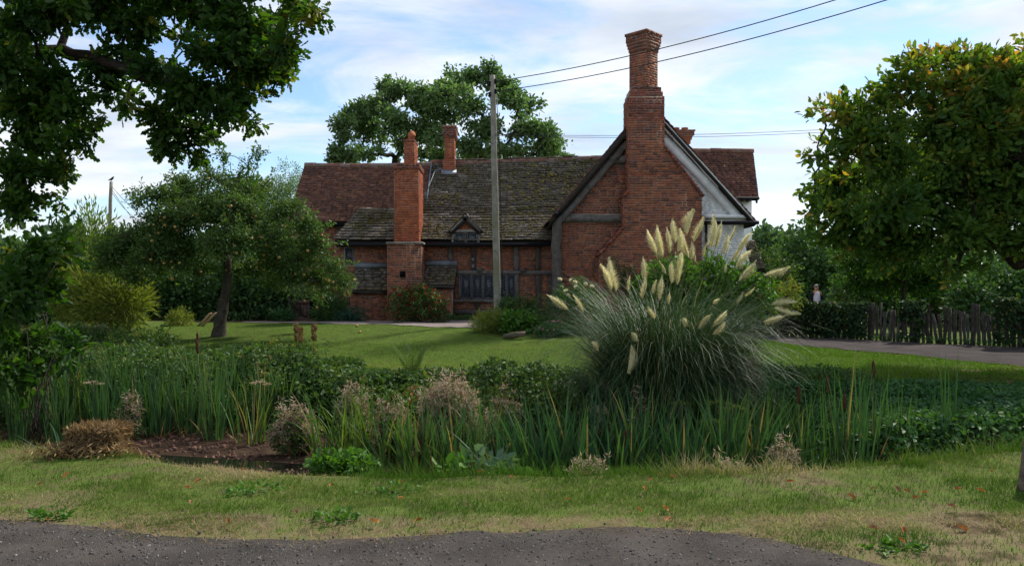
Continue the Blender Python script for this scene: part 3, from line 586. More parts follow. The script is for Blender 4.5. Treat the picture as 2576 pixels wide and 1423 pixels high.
for x in (1868, 1884): MB_box('rafter_foot', PX(x, 27) - .03, PX(x, 27) + .03, 26.8, 27.15, PZ(507, 27), PZ(501, 27), MT['timber'], HOUSE)
k = MB(); k.tube([(PX(1903, 26.8), 26.82, PZ(500, 26.8)), (PX(1904, 26.8), 26.82, PZ(511, 26.8))], .035, 8); k.build('downpipe', MT['black'], HOUSE)
# porch slope at the right
roof((PX(1880, 24.5), 23.9, PZ(676, 23.9)), (PX(1926, 23.9), 23.9, PZ(676, 23.9)), (PX(1897, 24.9), 24.9, PZ(606, 24.9)), (PX(1876, 24.9), 24.9, PZ(606, 24.9)), .1, .17, .02, MT['stone_tile'], name='porch_roof')
k = MB(); k.box(PX(1880, 24.2), PX(1918, 24.2), 24.2, 27, .2, PZ(690, 24.2)); k.build('porch_wall', MT['stone'], HOUSE)

# facade of the main range: timber frame with brick panels
WX0, WX1, WZ0, WZ1 = fx(1155), fx(1303), fz(752), fz(690)
panels = [(1060, 1128, 612, 682), (1137, 1187, 612, 681), (1196, 1243, 612, 681), (1243, 1293, 612, 681), (1304, 1348, 612, 681), (1358, 1392, 612, 681), (1143, 1156, 690, 760), (1303, 1349, 690, 812), (1360, 1382, 690, 812), (1143, 1197, 762, 778), (1205, 1245, 762, 778), (1258, 1303, 762, 778), (1143, 1303, 789, 812)]
fw = thing  # noqa
k = MB(); k.box(-2.8, fx(1395), FY + .02, FY + .14, .3, fz(606)); wallF = k.build('facade_wall', MT['mortar'], HOUSE)
for i, (a, b, c, d) in enumerate(panels):
    brickwall(wallF, (0, FY + .012, 0), (1, 0, 0), (0, -1, 0), rect(fx(a), fx(b), fz(d), fz(c)), MT['brick'], backing=.004, share=10 if i < 8 else 0)
for (x0, x1, y0, y1) in ((1127.5, 1138, 612, 662), (1186.5, 1196.5, 612, 681), (1241, 1250, 612, 681), (1292, 1305, 612, 681), (1347.6, 1358.5, 612, 681), (1348.7, 1360.6, 690, 800), (1381, 1391, 690, 800), (1197, 1205, 761, 778), (1245, 1258, 752, 800)):
    beam('stud', (fx((x0 + x1) / 2), FY - .01, fz(y1)), (fx((x0 + x1) / 2), FY - .01, fz(y0)), (x1 - x0) / F * FY, .07)
beam('wall_plate', (fx(1140), FY - .02, fz(619)), (fx(1208), FY - .02, fz(619)), .055, .09)
beam('mid_rail', (fx(1143), FY - .02, fz(685)), (fx(1392), FY - .02, fz(685)), .115, .1)
beam('window_sill', (fx(1134), FY - .05, fz(756)), (fx(1215), FY - .05, fz(756)), .085, .16); beam('mid_rail', (fx(1200), FY - .02, fz(756)), (fx(1305), FY - .02, fz(756)), .10, .09)
beam('sole_plate', (fx(1143), FY - .02, fz(784)), (fx(1305), FY - .02, fz(784)), .13, .08)
for (x, y) in ((1206, 678), (1316, 679)): MB_box('beam_end', fx(x) - .08, fx(x) + .08, FY - .12, FY + .02, fz(y) - .07, fz(y) + .07, MT['timber'], HOUSE)
for (x, y) in ((1190, 653), (1190, 670)): MB_box('meter_box', fx(x) - .04, fx(x) + .04, FY - .11, FY - .03, fz(y) - .05, fz(y) + .05, MT['lead'], HOUSE)
k = MB(); k.tube([(-5.2, 23.62, PZ(615.5, 23.62)), (fx(1393), 23.62, PZ(615, 23.62))], .06, 10); k.build('gutter', MT['black'], HOUSE)
MB_box('eaves_board', -5.2, fx(1393), FY - .2, FY + .05, fz(618), fz(610), MT['black'], HOUSE)
def window(name, x0, x1, z0, z1, Y, lights, N=-1, fw_=.045, dia=.062, parent=HOUSE, frame=None):
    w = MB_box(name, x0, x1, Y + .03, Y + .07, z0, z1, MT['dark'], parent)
    for (a, b) in lights:
        p = MB_box('pane', a, b, Y - .004, Y + .004, z0 + .02, z1 - .02, MT['glass'], w)
        k = MB(); f = .022
        for (q0, q1, r0, r1) in ((a, a + f, z0 + .02, z1 - .02), (b - f, b, z0 + .02, z1 - .02), (a + f, b - f, z0 + .02, z0 + .02 + f), (a + f, b - f, z1 - .02 - f, z1 - .02)): k.box(q0, q1, Y - .03, Y - .006, r0, r1)
        k.build('casement', MT['window_frame'], w)
        k = MB(); H = z1 - z0 - .04; W = b - a; st = dia; sl = 1.55; zb = z0 + .02
        t = -H / sl
        while t < W + H / sl:
            for sg in (1, -1):
                pts = []
                for zz in np.linspace(0, H, 40):
                    x = a + t + sg * zz / sl if sg > 0 else a + t + H / sl * 0 + (-zz / sl) + H / sl
                    if a <= x <= b: pts.append((x, zb + zz))
                if len(pts) > 1:
                    p0, p1 = np.array(pts[0]), np.array(pts[-1]); d = p1 - p0; L = np.linalg.norm(d)
                    if L > .02:
                        d /= L; k.boxes([(p0[0] + p1[0]) / 2, Y - .007, (p0[1] + p1[1]) / 2], [d[0] * L / 2, 0, d[1] * L / 2], [0, .003, 0], [-d[1] * .004, 0, d[0] * .004], [.5])
            t += st
        k.build('lead_lattice', MT['lead'], w)
    return w
w = window('window', WX0, WX1, WZ0, WZ1, FY, [(fx(a), fx(b)) for a, b in ((1159.5, 1184), (1188.5, 1213), (1217.5, 1241), (1250, 1273), (1277, 1296))])
for a, b in ((1154, 1159), (1184, 1188.5), (1213, 1217.5), (1241, 1250), (1273, 1277), (1296, 1305)):
    beam('mullion', (fx((a + b) / 2), FY - .02, WZ0), (fx((a + b) / 2), FY - .02, WZ1), (b - a) / F * FY, .1, parent=w)
window('window', fx(866), fx(891), fz(667), fz(622), FY, [(fx(868), fx(889))])
# left part of the facade (brick, stone below)
lw = brickwall(HOUSE, (0, FY, 0), (1, 0, 0), (0, -1, 0), rect(fx(842), fx(985), fz(800), fz(612)), MT['brick'], holes=[(fx(865), fx(892), fz(668), fz(621))], share=30, top_first=True, wallname='side_wall')
MB_box('side_body', fx(842), -2.8, FY + .1, 26, .3, 2.95, MT['mortar'], HOUSE)
brickwall(HOUSE, (0, 24.8, 0), (1, 0, 0), (0, -1, 0), rect(PX(700, 24.8), PX(850, 24.8), .3, PZ(562, 24.8)), MT['brick'], wallname='rear_wall', holes=[(PX(772, 24.8), PX(822, 24.8), .3, PZ(735, 24.8)), (PX(700, 24.8), PX(765, 24.8), .3, PZ(700, 24.8))])
MB_box('eaves_board', -6.9, PX(872, 24.6), 24.62, 24.8, zE - .16, zE - .06, MT['black'], HOUSE)
# stonework left of door
def rubble(name, x0, x1, z0, z1, Y, share=20):
    b = MB_box(name, x0, x1, Y + .0, Y + .12, z0, z1, MT['mortar'], HOUSE); C = []; A = []; B = []; D = []; z = z0
    while z < z1 - .05:
        h = min(rng.uniform(.13, .24), z1 - z); x = x0
        while x < x1 - .05:
            L = min(rng.uniform(.18, .42), x1 - x)
            C.append((x + L / 2, Y + .03, z + h / 2)); tl = rng.uniform(-.03, .03); A.append((L / 2 - .012, 0, tl * L / 2)); D.append((0, .045 + rng.uniform(0, .015), 0)); B.append((-tl * h / 2, 0, h / 2 - .012)); x += L
        z += h
    pieces('stone', 'stone', np.array(C), np.array(A), np.array(B), np.array(D), MT['stone'], b, share)
rubble('stone_wall', PX(704, 24.6), PX(766, 24.6), .35, PZ(705, 24.6), 24.6, 30)
rubble('stone_wall', fx(890), fx(978), .35, fz(752), 23.55, 30)
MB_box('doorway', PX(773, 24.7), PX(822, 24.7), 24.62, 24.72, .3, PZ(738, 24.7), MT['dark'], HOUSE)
k = MB(); k.tube([(PX(709, 24.4), 24.45, .5), (PX(709, 24.4), 24.45, 3.4)], .04, 8); k.build('downpipe', MT['black'], HOUSE)
def half_door():
    Y = 24.3; x0, x1, z0, z1 = PX(731, Y), PX(779, Y), PZ(811, Y), PZ(753, Y)
    d = MB_box('stable_door', x0, x1, Y + .03, Y + .05, z0, z1, MT['dark'], HOUSE); n = 6; w = (x1 - x0) / n
    for i in range(n): MB_box('plank', x0 + i * w + .004, x0 + (i + 1) * w - .004, Y, Y + .03, z0 + rng.uniform(0, .02), z1 - rng.uniform(0, .02), MT['door'], d)
    MB_box('ledge', x0, x1, Y - .03, Y - .002, z0 + .06, z0 + .17, MT['door'], d); MB_box('ledge', x0, x1, Y - .03, Y - .002, z1 - .13, z1 - .02, MT['door'], d)
    beam('brace', (x0 + .05, Y - .017, z1 - .14), (x1 - .05, Y - .017, z0 + .18), .08, .028, parent=d, m=MT['door'], rough=.003)
    beam('door_post', (PX(728, Y), Y, z0 - .1), (PX(728, Y), Y, z1 + .15), .08, .12); beam('lintel', (PX(728, 24.5), 24.5, PZ(738, 24.5)), (PX(826, 24.5), 24.5, PZ(738, 24.5)), .12, .14)
half_door()
# small lean-to roofs either side of the front chimney
def leanto(xl0, xl1, xb0, xb1, yt, yb_, lead_h, wall, share=0):
    Y0, Y1 = 23.35, FY - .02
    roof((PX(xb0, Y0), Y0, PZ(yb_, Y0)), (PX(xb1, Y0), Y0, PZ(yb_, Y0)), (PX(xl1, Y1), Y1, PZ(yt, Y1)), (PX(xl0, Y1), Y1, PZ(yt, Y1)), .12, .21, .022, MT['stone_tile'], name='lean_to_roof', jit=.3)
    b = MB(); b.boxes([(PX(xl0, FY) + PX(xl1, FY)) / 2, FY - .06, PZ(yt - lead_h / 2, FY)], [(PX(xl1, FY) - PX(xl0, FY)) / 2, 0, 0], [0, .05, .045], [0, -.06, .06], [.5]); b.build('lead_flashing', MT['lead'], HOUSE)
    brickwall(HOUSE, (0, 23.5, 0), (1, 0, 0), (0, -1, 0), rect(PX(wall[0], 23.5), PX(wall[1], 23.5), .35, PZ(wall[2], 23.5)), MT['brick'], wallname='lean_to_wall', backing=.45)
    beam('eaves_beam', (PX(xb0 + 2, 23.4), 23.42, PZ(wall[2] - 1, 23.4)), (PX(xb1 - 2, 23.4), 23.42, PZ(wall[2] - 1, 23.4)), .08, .1)
leanto(895, 976, 885, 976, 675, 731, 12, (882, 976, 734)); leanto(1072, 1150, 1058, 1143, 669, 718, 12, (1060, 1138, 721))
# front chimney
ca = stack('front_chimney', PX(991, 23.2), PX(1054, 23.2), 23.2, 24.3, PZ(612, 23.2), PZ(425, 23.2), MT['brick_bright'], share=0)
stack('front_chimney_cap', PX(989, 23.16), PX(1056, 23.16), 23.16, 24.34, PZ(425, 23.2), PZ(416, 23.2), MT['brick_weathered'])
cb_ = stack('front_chimney_base', PX(974, 22.9), PX(1060, 22.9), 22.9, 24.2, .35, PZ(612, 22.9), MT['brick'], share=0)
MB_box('coping_stone', PX(971, 22.85), PX(1063, 22.85), 22.83, 24.2, PZ(614, 22.85), PZ(608, 22.85), MT['stone'], HOUSE)
MB_box('vent', PX(1006.5, 22.9), PX(1020, 22.9), 22.86, 22.9, PZ(697, 22.9), PZ(682, 22.9), MT['dark'], HOUSE)
# chimney behind it on the ridge, with cowled pot
stack('ridge_chimney', PX(1016, 26.4), PX(1043, 26.4), 26.4, 27.3, PZ(440, 26.4), PZ(356, 26.4), MT['brick_bright'])
stack('ridge_chimney_cap', PX(1014.5, 26.37), PX(1044, 26.37), 26.36, 27.34, PZ(356, 26.4), PZ(352, 26.4), MT['brick_weathered'])
def pot(c, r, h, cowl=False):
    k = MB(); z = c[2]; k.tube([(c[0], c[1], z), (c[0], c[1], z + h * .7), (c[0], c[1], z + h * .72), (c[0], c[1], z + h)], [r * .82, r * .78, r, r * .95], 12)
    p = k.build('chimney_pot', MT['terracotta'], HOUSE, smooth=True)
    if cowl:
        k = MB(); a = np.linspace(-.3, 1.0, 6); k.tube([(c[0] - .02 + .09 * t, c[1] - .12 * t, z + h + .07 + .03 * t) for t in a], [.06, .1, .115, .115, .12, .12], 12); k.build('cowl', MT['terracotta'], p, smooth=True)
pot((PX(1034, 26.8), 26.8, PZ(353, 26.6)), .11, .12, True)
# tall slender chimney
stack('slender_chimney_base', PX(1114, 26.5), PX(1145, 26.5), 26.5, 27.3, PZ(432, 26.5), PZ(402, 26.5), MT['brick_bright'])
stack('slender_chimney', PX(1118, 26.55), PX(1143, 26.55), 26.55, 27.2, PZ(402, 26.5), PZ(346, 26.5), MT['brick_bright'])
for (a, b, y0, y1) in ((1116, 1145, 346, 341), (1113.5, 1147.5, 341, 322), (1112, 1149, 322, 315)):
    stack('slender_chimney_cap', PX(a, 26.5), PX(b, 26.5), 26.55 - (1118 - a) * .013, 27.2 + (1118 - a) * .013, PZ(y0, 26.5), PZ(y1, 26.5), MT['brick_weathered'])
k = MB(); k.boxes([PX(1129, 26.4), 26.42, PZ(433, 26.4)], [.25, 0, 0], [0, .1, .09], [0, -.012, .012], [.5]); k.build('lead_flashing', MT['lead'], HOUSE)
k = MB(); k.tube([(PX(1112, 26.4), 26.38, PZ(428, 26.4) + .05), (PX(1094, 26), 26.0, PZ(432, 26.0) + .02), (PX(1085, 25.5), 25.5, PZ(455, 25.5) + .03), (PX(1070, 24.9), 24.9, PZ(500, 24.9) + .05)], .014, 6); k.build('cable', MT['lead'], HOUSE)
# rear twin-pot chimney
for (a, b, y0, y1) in ((1712, 1733, 385, 362), (1709, 1737, 362, 352), (1705, 1740, 352, 343), (1696, 1744, 343, 333), (1693, 1746, 333, 329)):
    stack('rear_chimney', PX(a, 29.2), PX(b, 29.2), 29.2 - (1712 - a) * .012, 29.9 + (1712 - a) * .012, PZ(y0, 29.2), PZ(y1, 29.2), MT['brick_bright'] if b < 1742 else MT['brick_weathered'])
pot((PX(1702, 29.4), 29.5, PZ(330, 29.3)), .13, .16); pot((PX(1724, 29.4), 29.5, PZ(330, 29.3)), .13, .16)
# dormer
def dormer():
    Y = 23.72; q = lambda x, y, dy=0: np.array([PX(x, Y), Y + dy, PZ(y, Y)])
    k = MB(); k.prism([(PX(1140, Y), PZ(615, Y)), (PX(1206, Y), PZ(615, Y)), (PX(1206, Y), PZ(580, Y)), (PX(1171, Y), PZ(548, Y)), (PX(1140, Y), PZ(580, Y))], (0, Y + .02, 0), (1, 0, 0), (0, 0, 1), (0, 1, 0), 0, 1.0); d = k.build('dormer', MT['timber'], HOUSE)
    brickwall(d, (0, Y + .012, 0), (1, 0, 0), (0, -1, 0), [(PX(1148, Y), PZ(578, Y)), (PX(1198, Y), PZ(578, Y)), (PX(1171, Y), PZ(552, Y))], MT['brick_bright'], backing=.003)
    window('dormer_window', PX(1143, Y), PX(1202, Y), PZ(614, Y), PZ(586, Y), Y - .03, [(PX(1144.5, Y), PX(1168, Y)), (PX(1175, Y), PX(1200.5, Y))])
    beam('mullion', q(1171.5, 613, -.05), q(1171.5, 586, -.05), .07, .07); beam('dormer_post', q(1139.5, 614, -.03), q(1139.5, 580, -.03), .075, .09, m=MT['timber_pale']); beam('dormer_post', q(1204, 614, -.03), q(1204, 580, -.03), .065, .09, m=MT['timber_pale'])
    beam('dormer_rail', q(1138, 582, -.04), q(1206, 582, -.04), .09, .1, m=MT['timber_pale'])
    beam('bargeboard', q(1135, 583, -.09), q(1172, 544, -.09), .07, .05, m=MT['timber_pale']); beam('bargeboard', q(1208, 583, -.09), q(1171, 544, -.09), .07, .05, m=MT['timber_pale'])
    ap, l, r = q(1171, 541), q(1131, 582), q(1212, 582); b = lambda p, y: np.array([p[0], y, p[2]])
    roof(b(l, 24.9), b(l, Y - .13), b(ap, Y - .13), b(ap, 25.1), .11, .2, .02, MT['stone_tile'], name='dormer_roof'); roof(b(r, Y - .13), b(r, 24.9), b(ap, 25.1), b(ap, Y - .13), .11, .2, .02, MT['stone_tile'], name='dormer_roof')
    ridge(b(ap, Y - .13) + (0, 0, .03), b(ap, 25.0) + (0, 0, .03), 4, r=.07)
dormer()

# ------------------------------------------------------------------ leaf templates (axis +x, length 1)
def two_sided(mid, side):
    """mid [(x,z)], side [(x,y,z)] -> two ngons sharing the midrib"""
    V = [(x, 0, z) for x, z in mid]; n = len(V)
    V += [(x, y, z) for x, y, z in side] + [(x, -y, z) for x, y, z in side]; k = len(side)
    return np.array(V, float), [tuple(range(n)) + tuple(range(n + k - 1, n - 1, -1)), tuple(range(n - 1, -1, -1)) + tuple(range(n + k, n + 2 * k))]
LEAF_S = two_sided([(0, 0), (1, -.06)], [(.45, .25, .07)])
LEAF_M = two_sided([(0, 0), (1, -.08)], [(.28, .23, .07), (.68, .22, .04)])
LEAF_B = two_sided([(0, 0), (1, -.08)], [(.22, .30, .08), (.60, .27, .06)])
LEAF_N = two_sided([(0, 0), (1, -.1)], [(.4, .10, .03)])
LEAF_OAK = two_sided([(0, 0), (1, -.08)], [(.26, .18, .06), (.38, .10, .03), (.55, .27, .07), (.64, .15, .04), (.82, .22, .03)])
def comp():
    V = []; Fc = []
    for (x, a, s) in ((.2, 1, .26), (.2, -1, .26), (.45, 1, .3), (.45, -1, .3), (.7, 1, .27), (.7, -1, .27), (.8, 0, .3)):
        d = np.array([.55 if a else 1, .84 * a, -.12]); n = np.array([-d[1], d[0], 0]); o = np.array([x, 0, 0]); i = len(V)
        V += [o, o + d * s * .5 + n * s * .17, o + d * s, o + d * s * .5 - n * s * .17]; Fc.append((i, i + 1, i + 2, i + 3))
    return np.array(V, float), Fc
LEAF_ASH = comp()
def leafmesh(tpl, m, name='leaf'):
    k = MB(); k.add(tpl[0], [np.array(f) for f in tpl[1]], .0); return k.mesh(name, m)
def scatter(mb, tpl, c, size, dirs=None, droop=.2, upb=.7, v=None, ind=0, parent=None, m=None, iname='leaf', spread=1.0):
    """leaves at points c, axis near dirs, faces turned up; the `ind` nearest become objects of their own"""
    n = len(c); d = runit(n) * spread + (0 if dirs is None else dirs); d[:, 2] -= droop
    nr = runit(n) + np.array([0, 0, upb]); R = rotm(d, nr); s = size * rng.uniform(.65, 1.25, n); v = rng.random(n) if v is None else v
    if ind:
        order = np.argsort(c[:, 1] + 100 * (np.abs(c[:, 0] / c[:, 1]) > .62)); me = leafmesh(tpl, m)
        for i in order[:ind]:
            o = obj(iname, me, parent); A = R[i] * s[i]
            o.matrix_basis = Matrix([[*A[0], c[i][0]], [*A[1], c[i][1]], [*A[2], c[i][2]], [0, 0, 0, 1]])
        order = order[ind:]; c, R, s, v = c[order], R[order], s[order], v[order]
    mb.batch(tpl[0], tpl[1], c, R, s, v)
def in_blobs(blobs, n, power=2.0, flat=False):
    """points inside ellipsoids (cx,cy,cz,rx,ry,rz), weighted by size; also outward directions"""
    B = np.array(blobs, float); w = (B[:, 3] * B[:, 5]) ** .95; w /= w.sum(); i = rng.choice(len(B), n, p=w)
    d = runit(n); r = rng.random(n) ** (1 / power); p = B[i, :3] + d * r[:, None] * B[i, 3:]
    return p, d, i
def limb(p, q, n=6, wob=.12, droop=0):
    p = np.asarray(p, float); q = np.asarray(q, float); t = np.linspace(0, 1, n)[:, None]; L = np.linalg.norm(q - p)
    r = p + (q - p) * t + rng.normal(0, wob * L * .35, (n, 3)) * np.sin(t * math.pi); r[:, 2] += droop * L * np.sin(t[:, 0] * math.pi); return r
def subclumps(B, k, fr):
    B = np.asarray(B, float); n = len(B); d = runit(n * k); d[:, 2] = d[:, 2] * .9 + .12; b = np.repeat(B, k, 0); c = b[:, :3] + d * b[:, 3:] * (rng.uniform(.45, .95, n * k) * (1 - fr * .4))[:, None]
    r = b[:, 3:] * fr * rng.uniform(.7, 1.3, (n * k, 1)); r = np.maximum(r, .5 * r.max(1, keepdims=True)); return np.hstack([c, r * [1.05, 1.05, .88]])
def tree(name, label, cat, trunk, trad, blobs, tpl, lsize, lm, bm, nclus, per, csize=.25, ind=0, group=None, droop=.2, twig=.4, limb_r=.05, vfun=None, power=2.0, twig_r=.006, upb=.7, hubs=None, spread=.8, arch=.12, sub=None, hub_r=None):
    trunk = np.array(trunk, float); root = thing(name, label, cat, trunk[0], group)
    T = MB(); tr = np.linspace(0, 1, len(trunk)); rad = np.interp(tr, [0, .08, 1], [trad * 1.45, trad, trad * .55]); 
    tt = np.linspace(0, 1, 4 * len(trunk)); fine = np.stack([np.interp(tt, tr, trunk[:, j]) for j in range(3)], 1); fine[1:-1] += rng.normal(0, trad * .06, (len(fine) - 2, 3))
    T.tube(fine, np.interp(tt, tr, rad) * rng.uniform(.93, 1.07, len(tt)), 12); T.build('trunk', bm, root, smooth=True)
    B = np.array(blobs, float); nodes = [trunk[-1]] + ([np.array(h, float) for h in hubs] if hubs else []); nr = [hub_r or trad * .55] * len(nodes); K = MB(); left = list(range(len(B)))
    if hubs:
        prev = trunk[-1]
        for h in hubs:
            K.tube(limb(prev, h, 7, .08), np.linspace(hub_r or trad * .5, (hub_r or trad * .45) * .75, 7), 8); prev = np.array(h, float)
    while left:
        D = np.array([[np.linalg.norm(B[i, :3] - n_) for n_ in nodes] for i in left]); i, j = np.unravel_index(D.argmin(), D.shape); b = left.pop(i)
        r0 = max(nr[j] * .62, limb_r * .35); K.tube(limb(nodes[j], B[b, :3], 7, .15, arch), np.linspace(r0, r0 * .6, 7), 7); nodes.append(B[b, :3]); nr.append(r0 * .75)
    Bl = B if sub is None else subclumps(B, *sub)
    p, d, bi = in_blobs(Bl, nclus, power); bl = bi.copy()
    if sub is not None: bi = bi // sub[0]
    for q in np.nonzero(rng.random(nclus) < twig)[0]:
        K.tube(limb(B[bi[q], :3], p[q], 4, .25), [twig_r * 1.6, twig_r * 1.3, twig_r, twig_r * .5], 4, cap=False)
    tag(K.build('branches', bm, root, smooth=True), kind='stuff')
    bv = rng.normal(0, .14, len(Bl)); bsel = bl
    c = np.repeat(p, per, 0); dd = np.repeat(d, per, 0); n = len(c); t = rng.uniform(-.6, 1, n)[:, None]
    c = c + dd * t * csize + rng.normal(0, csize * .38, (n, 3))
    v = np.clip(np.repeat(rng.normal(.45, .13, nclus) + bv[bsel], per) + rng.normal(0, .12, n), 0, 1)
    if vfun is not None: v = vfun(c, v)
    L = MB(); scatter(L, tpl, c, lsize, dd * .9, droop, upb, v, ind, root, lm, spread=spread)
    tag(L.build('crown', lm, root), kind='stuff'); return root, p, d
def blobsD(lst, sx, sy, ox, oy, Y, depth=.9, yj=.5, grow=1.0):
    """ellipsoids given in picture units, set at distance Y"""
    r = []
    for b in lst:
        cx, cy, rx, ry = b[:4]; yy = Y + (b[4] if len(b) > 4 else rng.uniform(-yj, yj))
        c = P(ox + cx * sx, oy + cy * sy, yy); k = yy / F * grow; r.append((*c, rx * sx * k, max(min(rx * sx, ry * sy) * k * depth, .25), ry * sy * k))
    return r

# ------------------------------------------------------------------ trees
OAK = [(120,150,150,130),(60,420,150,150),(250,330,170,90),(350,480,140,100),(150,620,170,150),(380,640,130,120),(480,760,75,50),(200,820,170,130),(400,860,90,75),(100,1000,115,120),(330,1000,85,70),(90,1170,95,90),(140,1270,55,40),(20,1310,50,60),
       (480,50,110,60),(650,100,160,110),(820,150,95,95),(700,300,130,60),(560,410,130,60),(650,520,115,50),(740,590,50,55),(1000,50,150,80),(1200,70,150,100),(1400,150,190,160),(1580,180,140,170),(1680,300,85,115),(1600,450,105,115),(1450,420,140,140),(1320,300,110,140),(1750,50,95,60),(1850,95,60,45),(1080,230,75,50),(1150,290,45,45),
       (900,420,110,65),(1050,470,120,70),(1180,520,140,80),(1100,620,125,80),(1350,560,160,80),(1300,660,120,70),(1450,710,70,50),(1000,740,85,70),(1150,790,95,70),(1000,870,75,60),(1120,900,65,40),(920,660,40,24),
       (300,80,200,120,-.5),(600,-60,260,120),(1000,-90,260,120),(1400,-100,260,140),(-150,300,220,300),(-220,700,160,220),(60,-80,300,160)]
ob = blobsD(OAK, .4243, .4243, 0, 0, 12.0, .8, .7, .93)
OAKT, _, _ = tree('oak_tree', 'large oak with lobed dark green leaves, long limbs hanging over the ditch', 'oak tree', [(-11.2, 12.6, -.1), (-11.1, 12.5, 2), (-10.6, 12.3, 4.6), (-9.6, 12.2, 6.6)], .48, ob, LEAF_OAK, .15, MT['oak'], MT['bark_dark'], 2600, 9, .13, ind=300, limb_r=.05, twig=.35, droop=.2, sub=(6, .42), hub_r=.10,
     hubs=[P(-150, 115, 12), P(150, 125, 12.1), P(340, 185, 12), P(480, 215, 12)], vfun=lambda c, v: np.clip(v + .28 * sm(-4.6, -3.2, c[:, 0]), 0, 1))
RT = [(2120,300,85,45),(2060,390,45,18),(2150,350,95,60),(2230,250,110,55),(2330,200,110,60),(2440,170,120,55),(2560,190,120,60),(2110,440,85,70),(2220,400,120,90),(2350,330,130,110),(2480,300,140,120),(2600,330,140,140),(2070,520,50,45),(2150,540,110,80),(2280,510,130,100),(2420,480,130,110),(2560,480,130,120),(2120,600,80,45),(2220,620,120,65),(2350,600,130,80),(2480,590,110,70),(2600,600,110,80),(2080,290,50,25),(2300,150,60,30),(2400,675,70,40),(2050,480,35,20),(2700,400,150,200),(2700,200,120,120),(2350,430,200,150,1.0),(2500,420,200,170,1.2),(2250,480,150,120,.9),(2300,560,180,90,.6),(2450,560,180,100,.8),(2200,340,90,60),(2400,250,120,70),(2530,190,130,70,-.3),(2600,260,130,110,-.4),(2560,400,140,130,-.6),(2480,220,110,80,-.4),(2620,150,110,60),(2600,520,120,110,-.5)]
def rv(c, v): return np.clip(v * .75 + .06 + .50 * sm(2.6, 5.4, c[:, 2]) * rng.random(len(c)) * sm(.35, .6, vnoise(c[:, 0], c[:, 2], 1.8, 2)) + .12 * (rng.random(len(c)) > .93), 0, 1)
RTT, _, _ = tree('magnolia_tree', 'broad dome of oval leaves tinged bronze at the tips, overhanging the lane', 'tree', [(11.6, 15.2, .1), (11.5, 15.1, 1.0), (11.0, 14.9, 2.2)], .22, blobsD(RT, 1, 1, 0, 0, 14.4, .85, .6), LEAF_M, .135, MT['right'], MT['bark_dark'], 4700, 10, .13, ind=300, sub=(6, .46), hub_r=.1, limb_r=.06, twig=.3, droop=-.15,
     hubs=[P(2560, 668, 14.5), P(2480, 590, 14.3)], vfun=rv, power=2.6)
AP = [(900,560,110,70),(700,720,120,120),(780,600,100,80),(1000,330,130,60),(1150,240,110,60),(1300,200,110,70),(1450,230,120,70),(1600,290,110,80),(1750,400,110,90),(1880,520,90,80),(1960,620,90,90),(2050,760,80,80),(2120,860,80,70),(1960,850,100,80),(1830,700,120,100),(1700,600,120,100),(1500,420,140,100),(1300,400,140,100),(1100,480,140,100),(950,480,110,70),(1000,640,140,90),(1200,640,140,100),(1400,640,130,90),(1600,780,130,80),(1750,850,110,70),(1200,780,120,60),(1000,780,100,60),(820,820,90,60),(640,760,60,60),(640,640,50,50),(1900,930,80,40),(2000,950,60,30),(1450,780,90,50),(1250,420,300,170,-.3),(1600,520,270,210,-.5),(950,620,270,160,-.4),(1840,720,210,200,-.2),(1350,600,260,150,-1.3),(1150,320,200,100,.2),(1450,300,220,110,.1),(1050,700,220,120,-1.0),(760,700,140,110,-.3),(860,360,50,30),(830,310,20,30),(1540,140,25,40),(1590,60,30,25),(1390,100,25,35)]
APY = 18.0
apple, ap_p, ap_d = tree('apple_tree', 'old spreading apple tree hung with ripening apples on the lawn', 'apple tree', [P(550, 850, APY) - (0, 0, .06), P(556, 800, APY), P(572, 720, APY), P(572, 640, APY)], .135, blobsD(AP, .4054, .4054, 0, 362, APY, 1.0, 1.1), LEAF_S, .078, MT['apple_leaf'], MT['bark'], 6400, 10, .13, limb_r=.03, twig=.35, droop=.15, arch=.2, sub=(8, .5), hub_r=.07,
     hubs=[P(560, 560, 18.2), P(480, 545, 17.8)], twig_r=.007)
k = MB(); th = np.linspace(0, math.pi, 7); ph = np.arange(9) / 9 * 2 * math.pi; rr = np.sin(th) * (1 + .08 * np.cos(th)); zz = -np.cos(th) * .92 + .28 * np.exp(-((th - math.pi) / .5) ** 2) * -1
V = np.stack([rr[:, None] * np.cos(ph), rr[:, None] * np.sin(ph), np.repeat(zz[:, None], 9, 1)], -1).reshape(-1, 3); i = (np.arange(6)[:, None] * 9); j = np.arange(9)[None]
k.add(V, [np.stack([i + j, i + (j + 1) % 9, i + 9 + (j + 1) % 9, i + 9 + j], -1).reshape(-1, 4)], 0.0); APPLE = k.mesh('apple', MT['apple'], smooth=True)
sel = rng.permutation(np.argsort(ap_p[:, 1] - .45 * ap_p[:, 0] + .35 * ap_p[:, 2])[:2600])[:150]
for q in sel:
    o = obj('apple', APPLE, apple); o.location = Vector(ap_p[q] + ap_d[q] * .12 - np.array([0, .06, .08])); o.scale = (.034 * random.uniform(.8, 1.15),) * 3; o.rotation_euler = (random.uniform(-.4, .4), random.uniform(-.4, .4), 0)
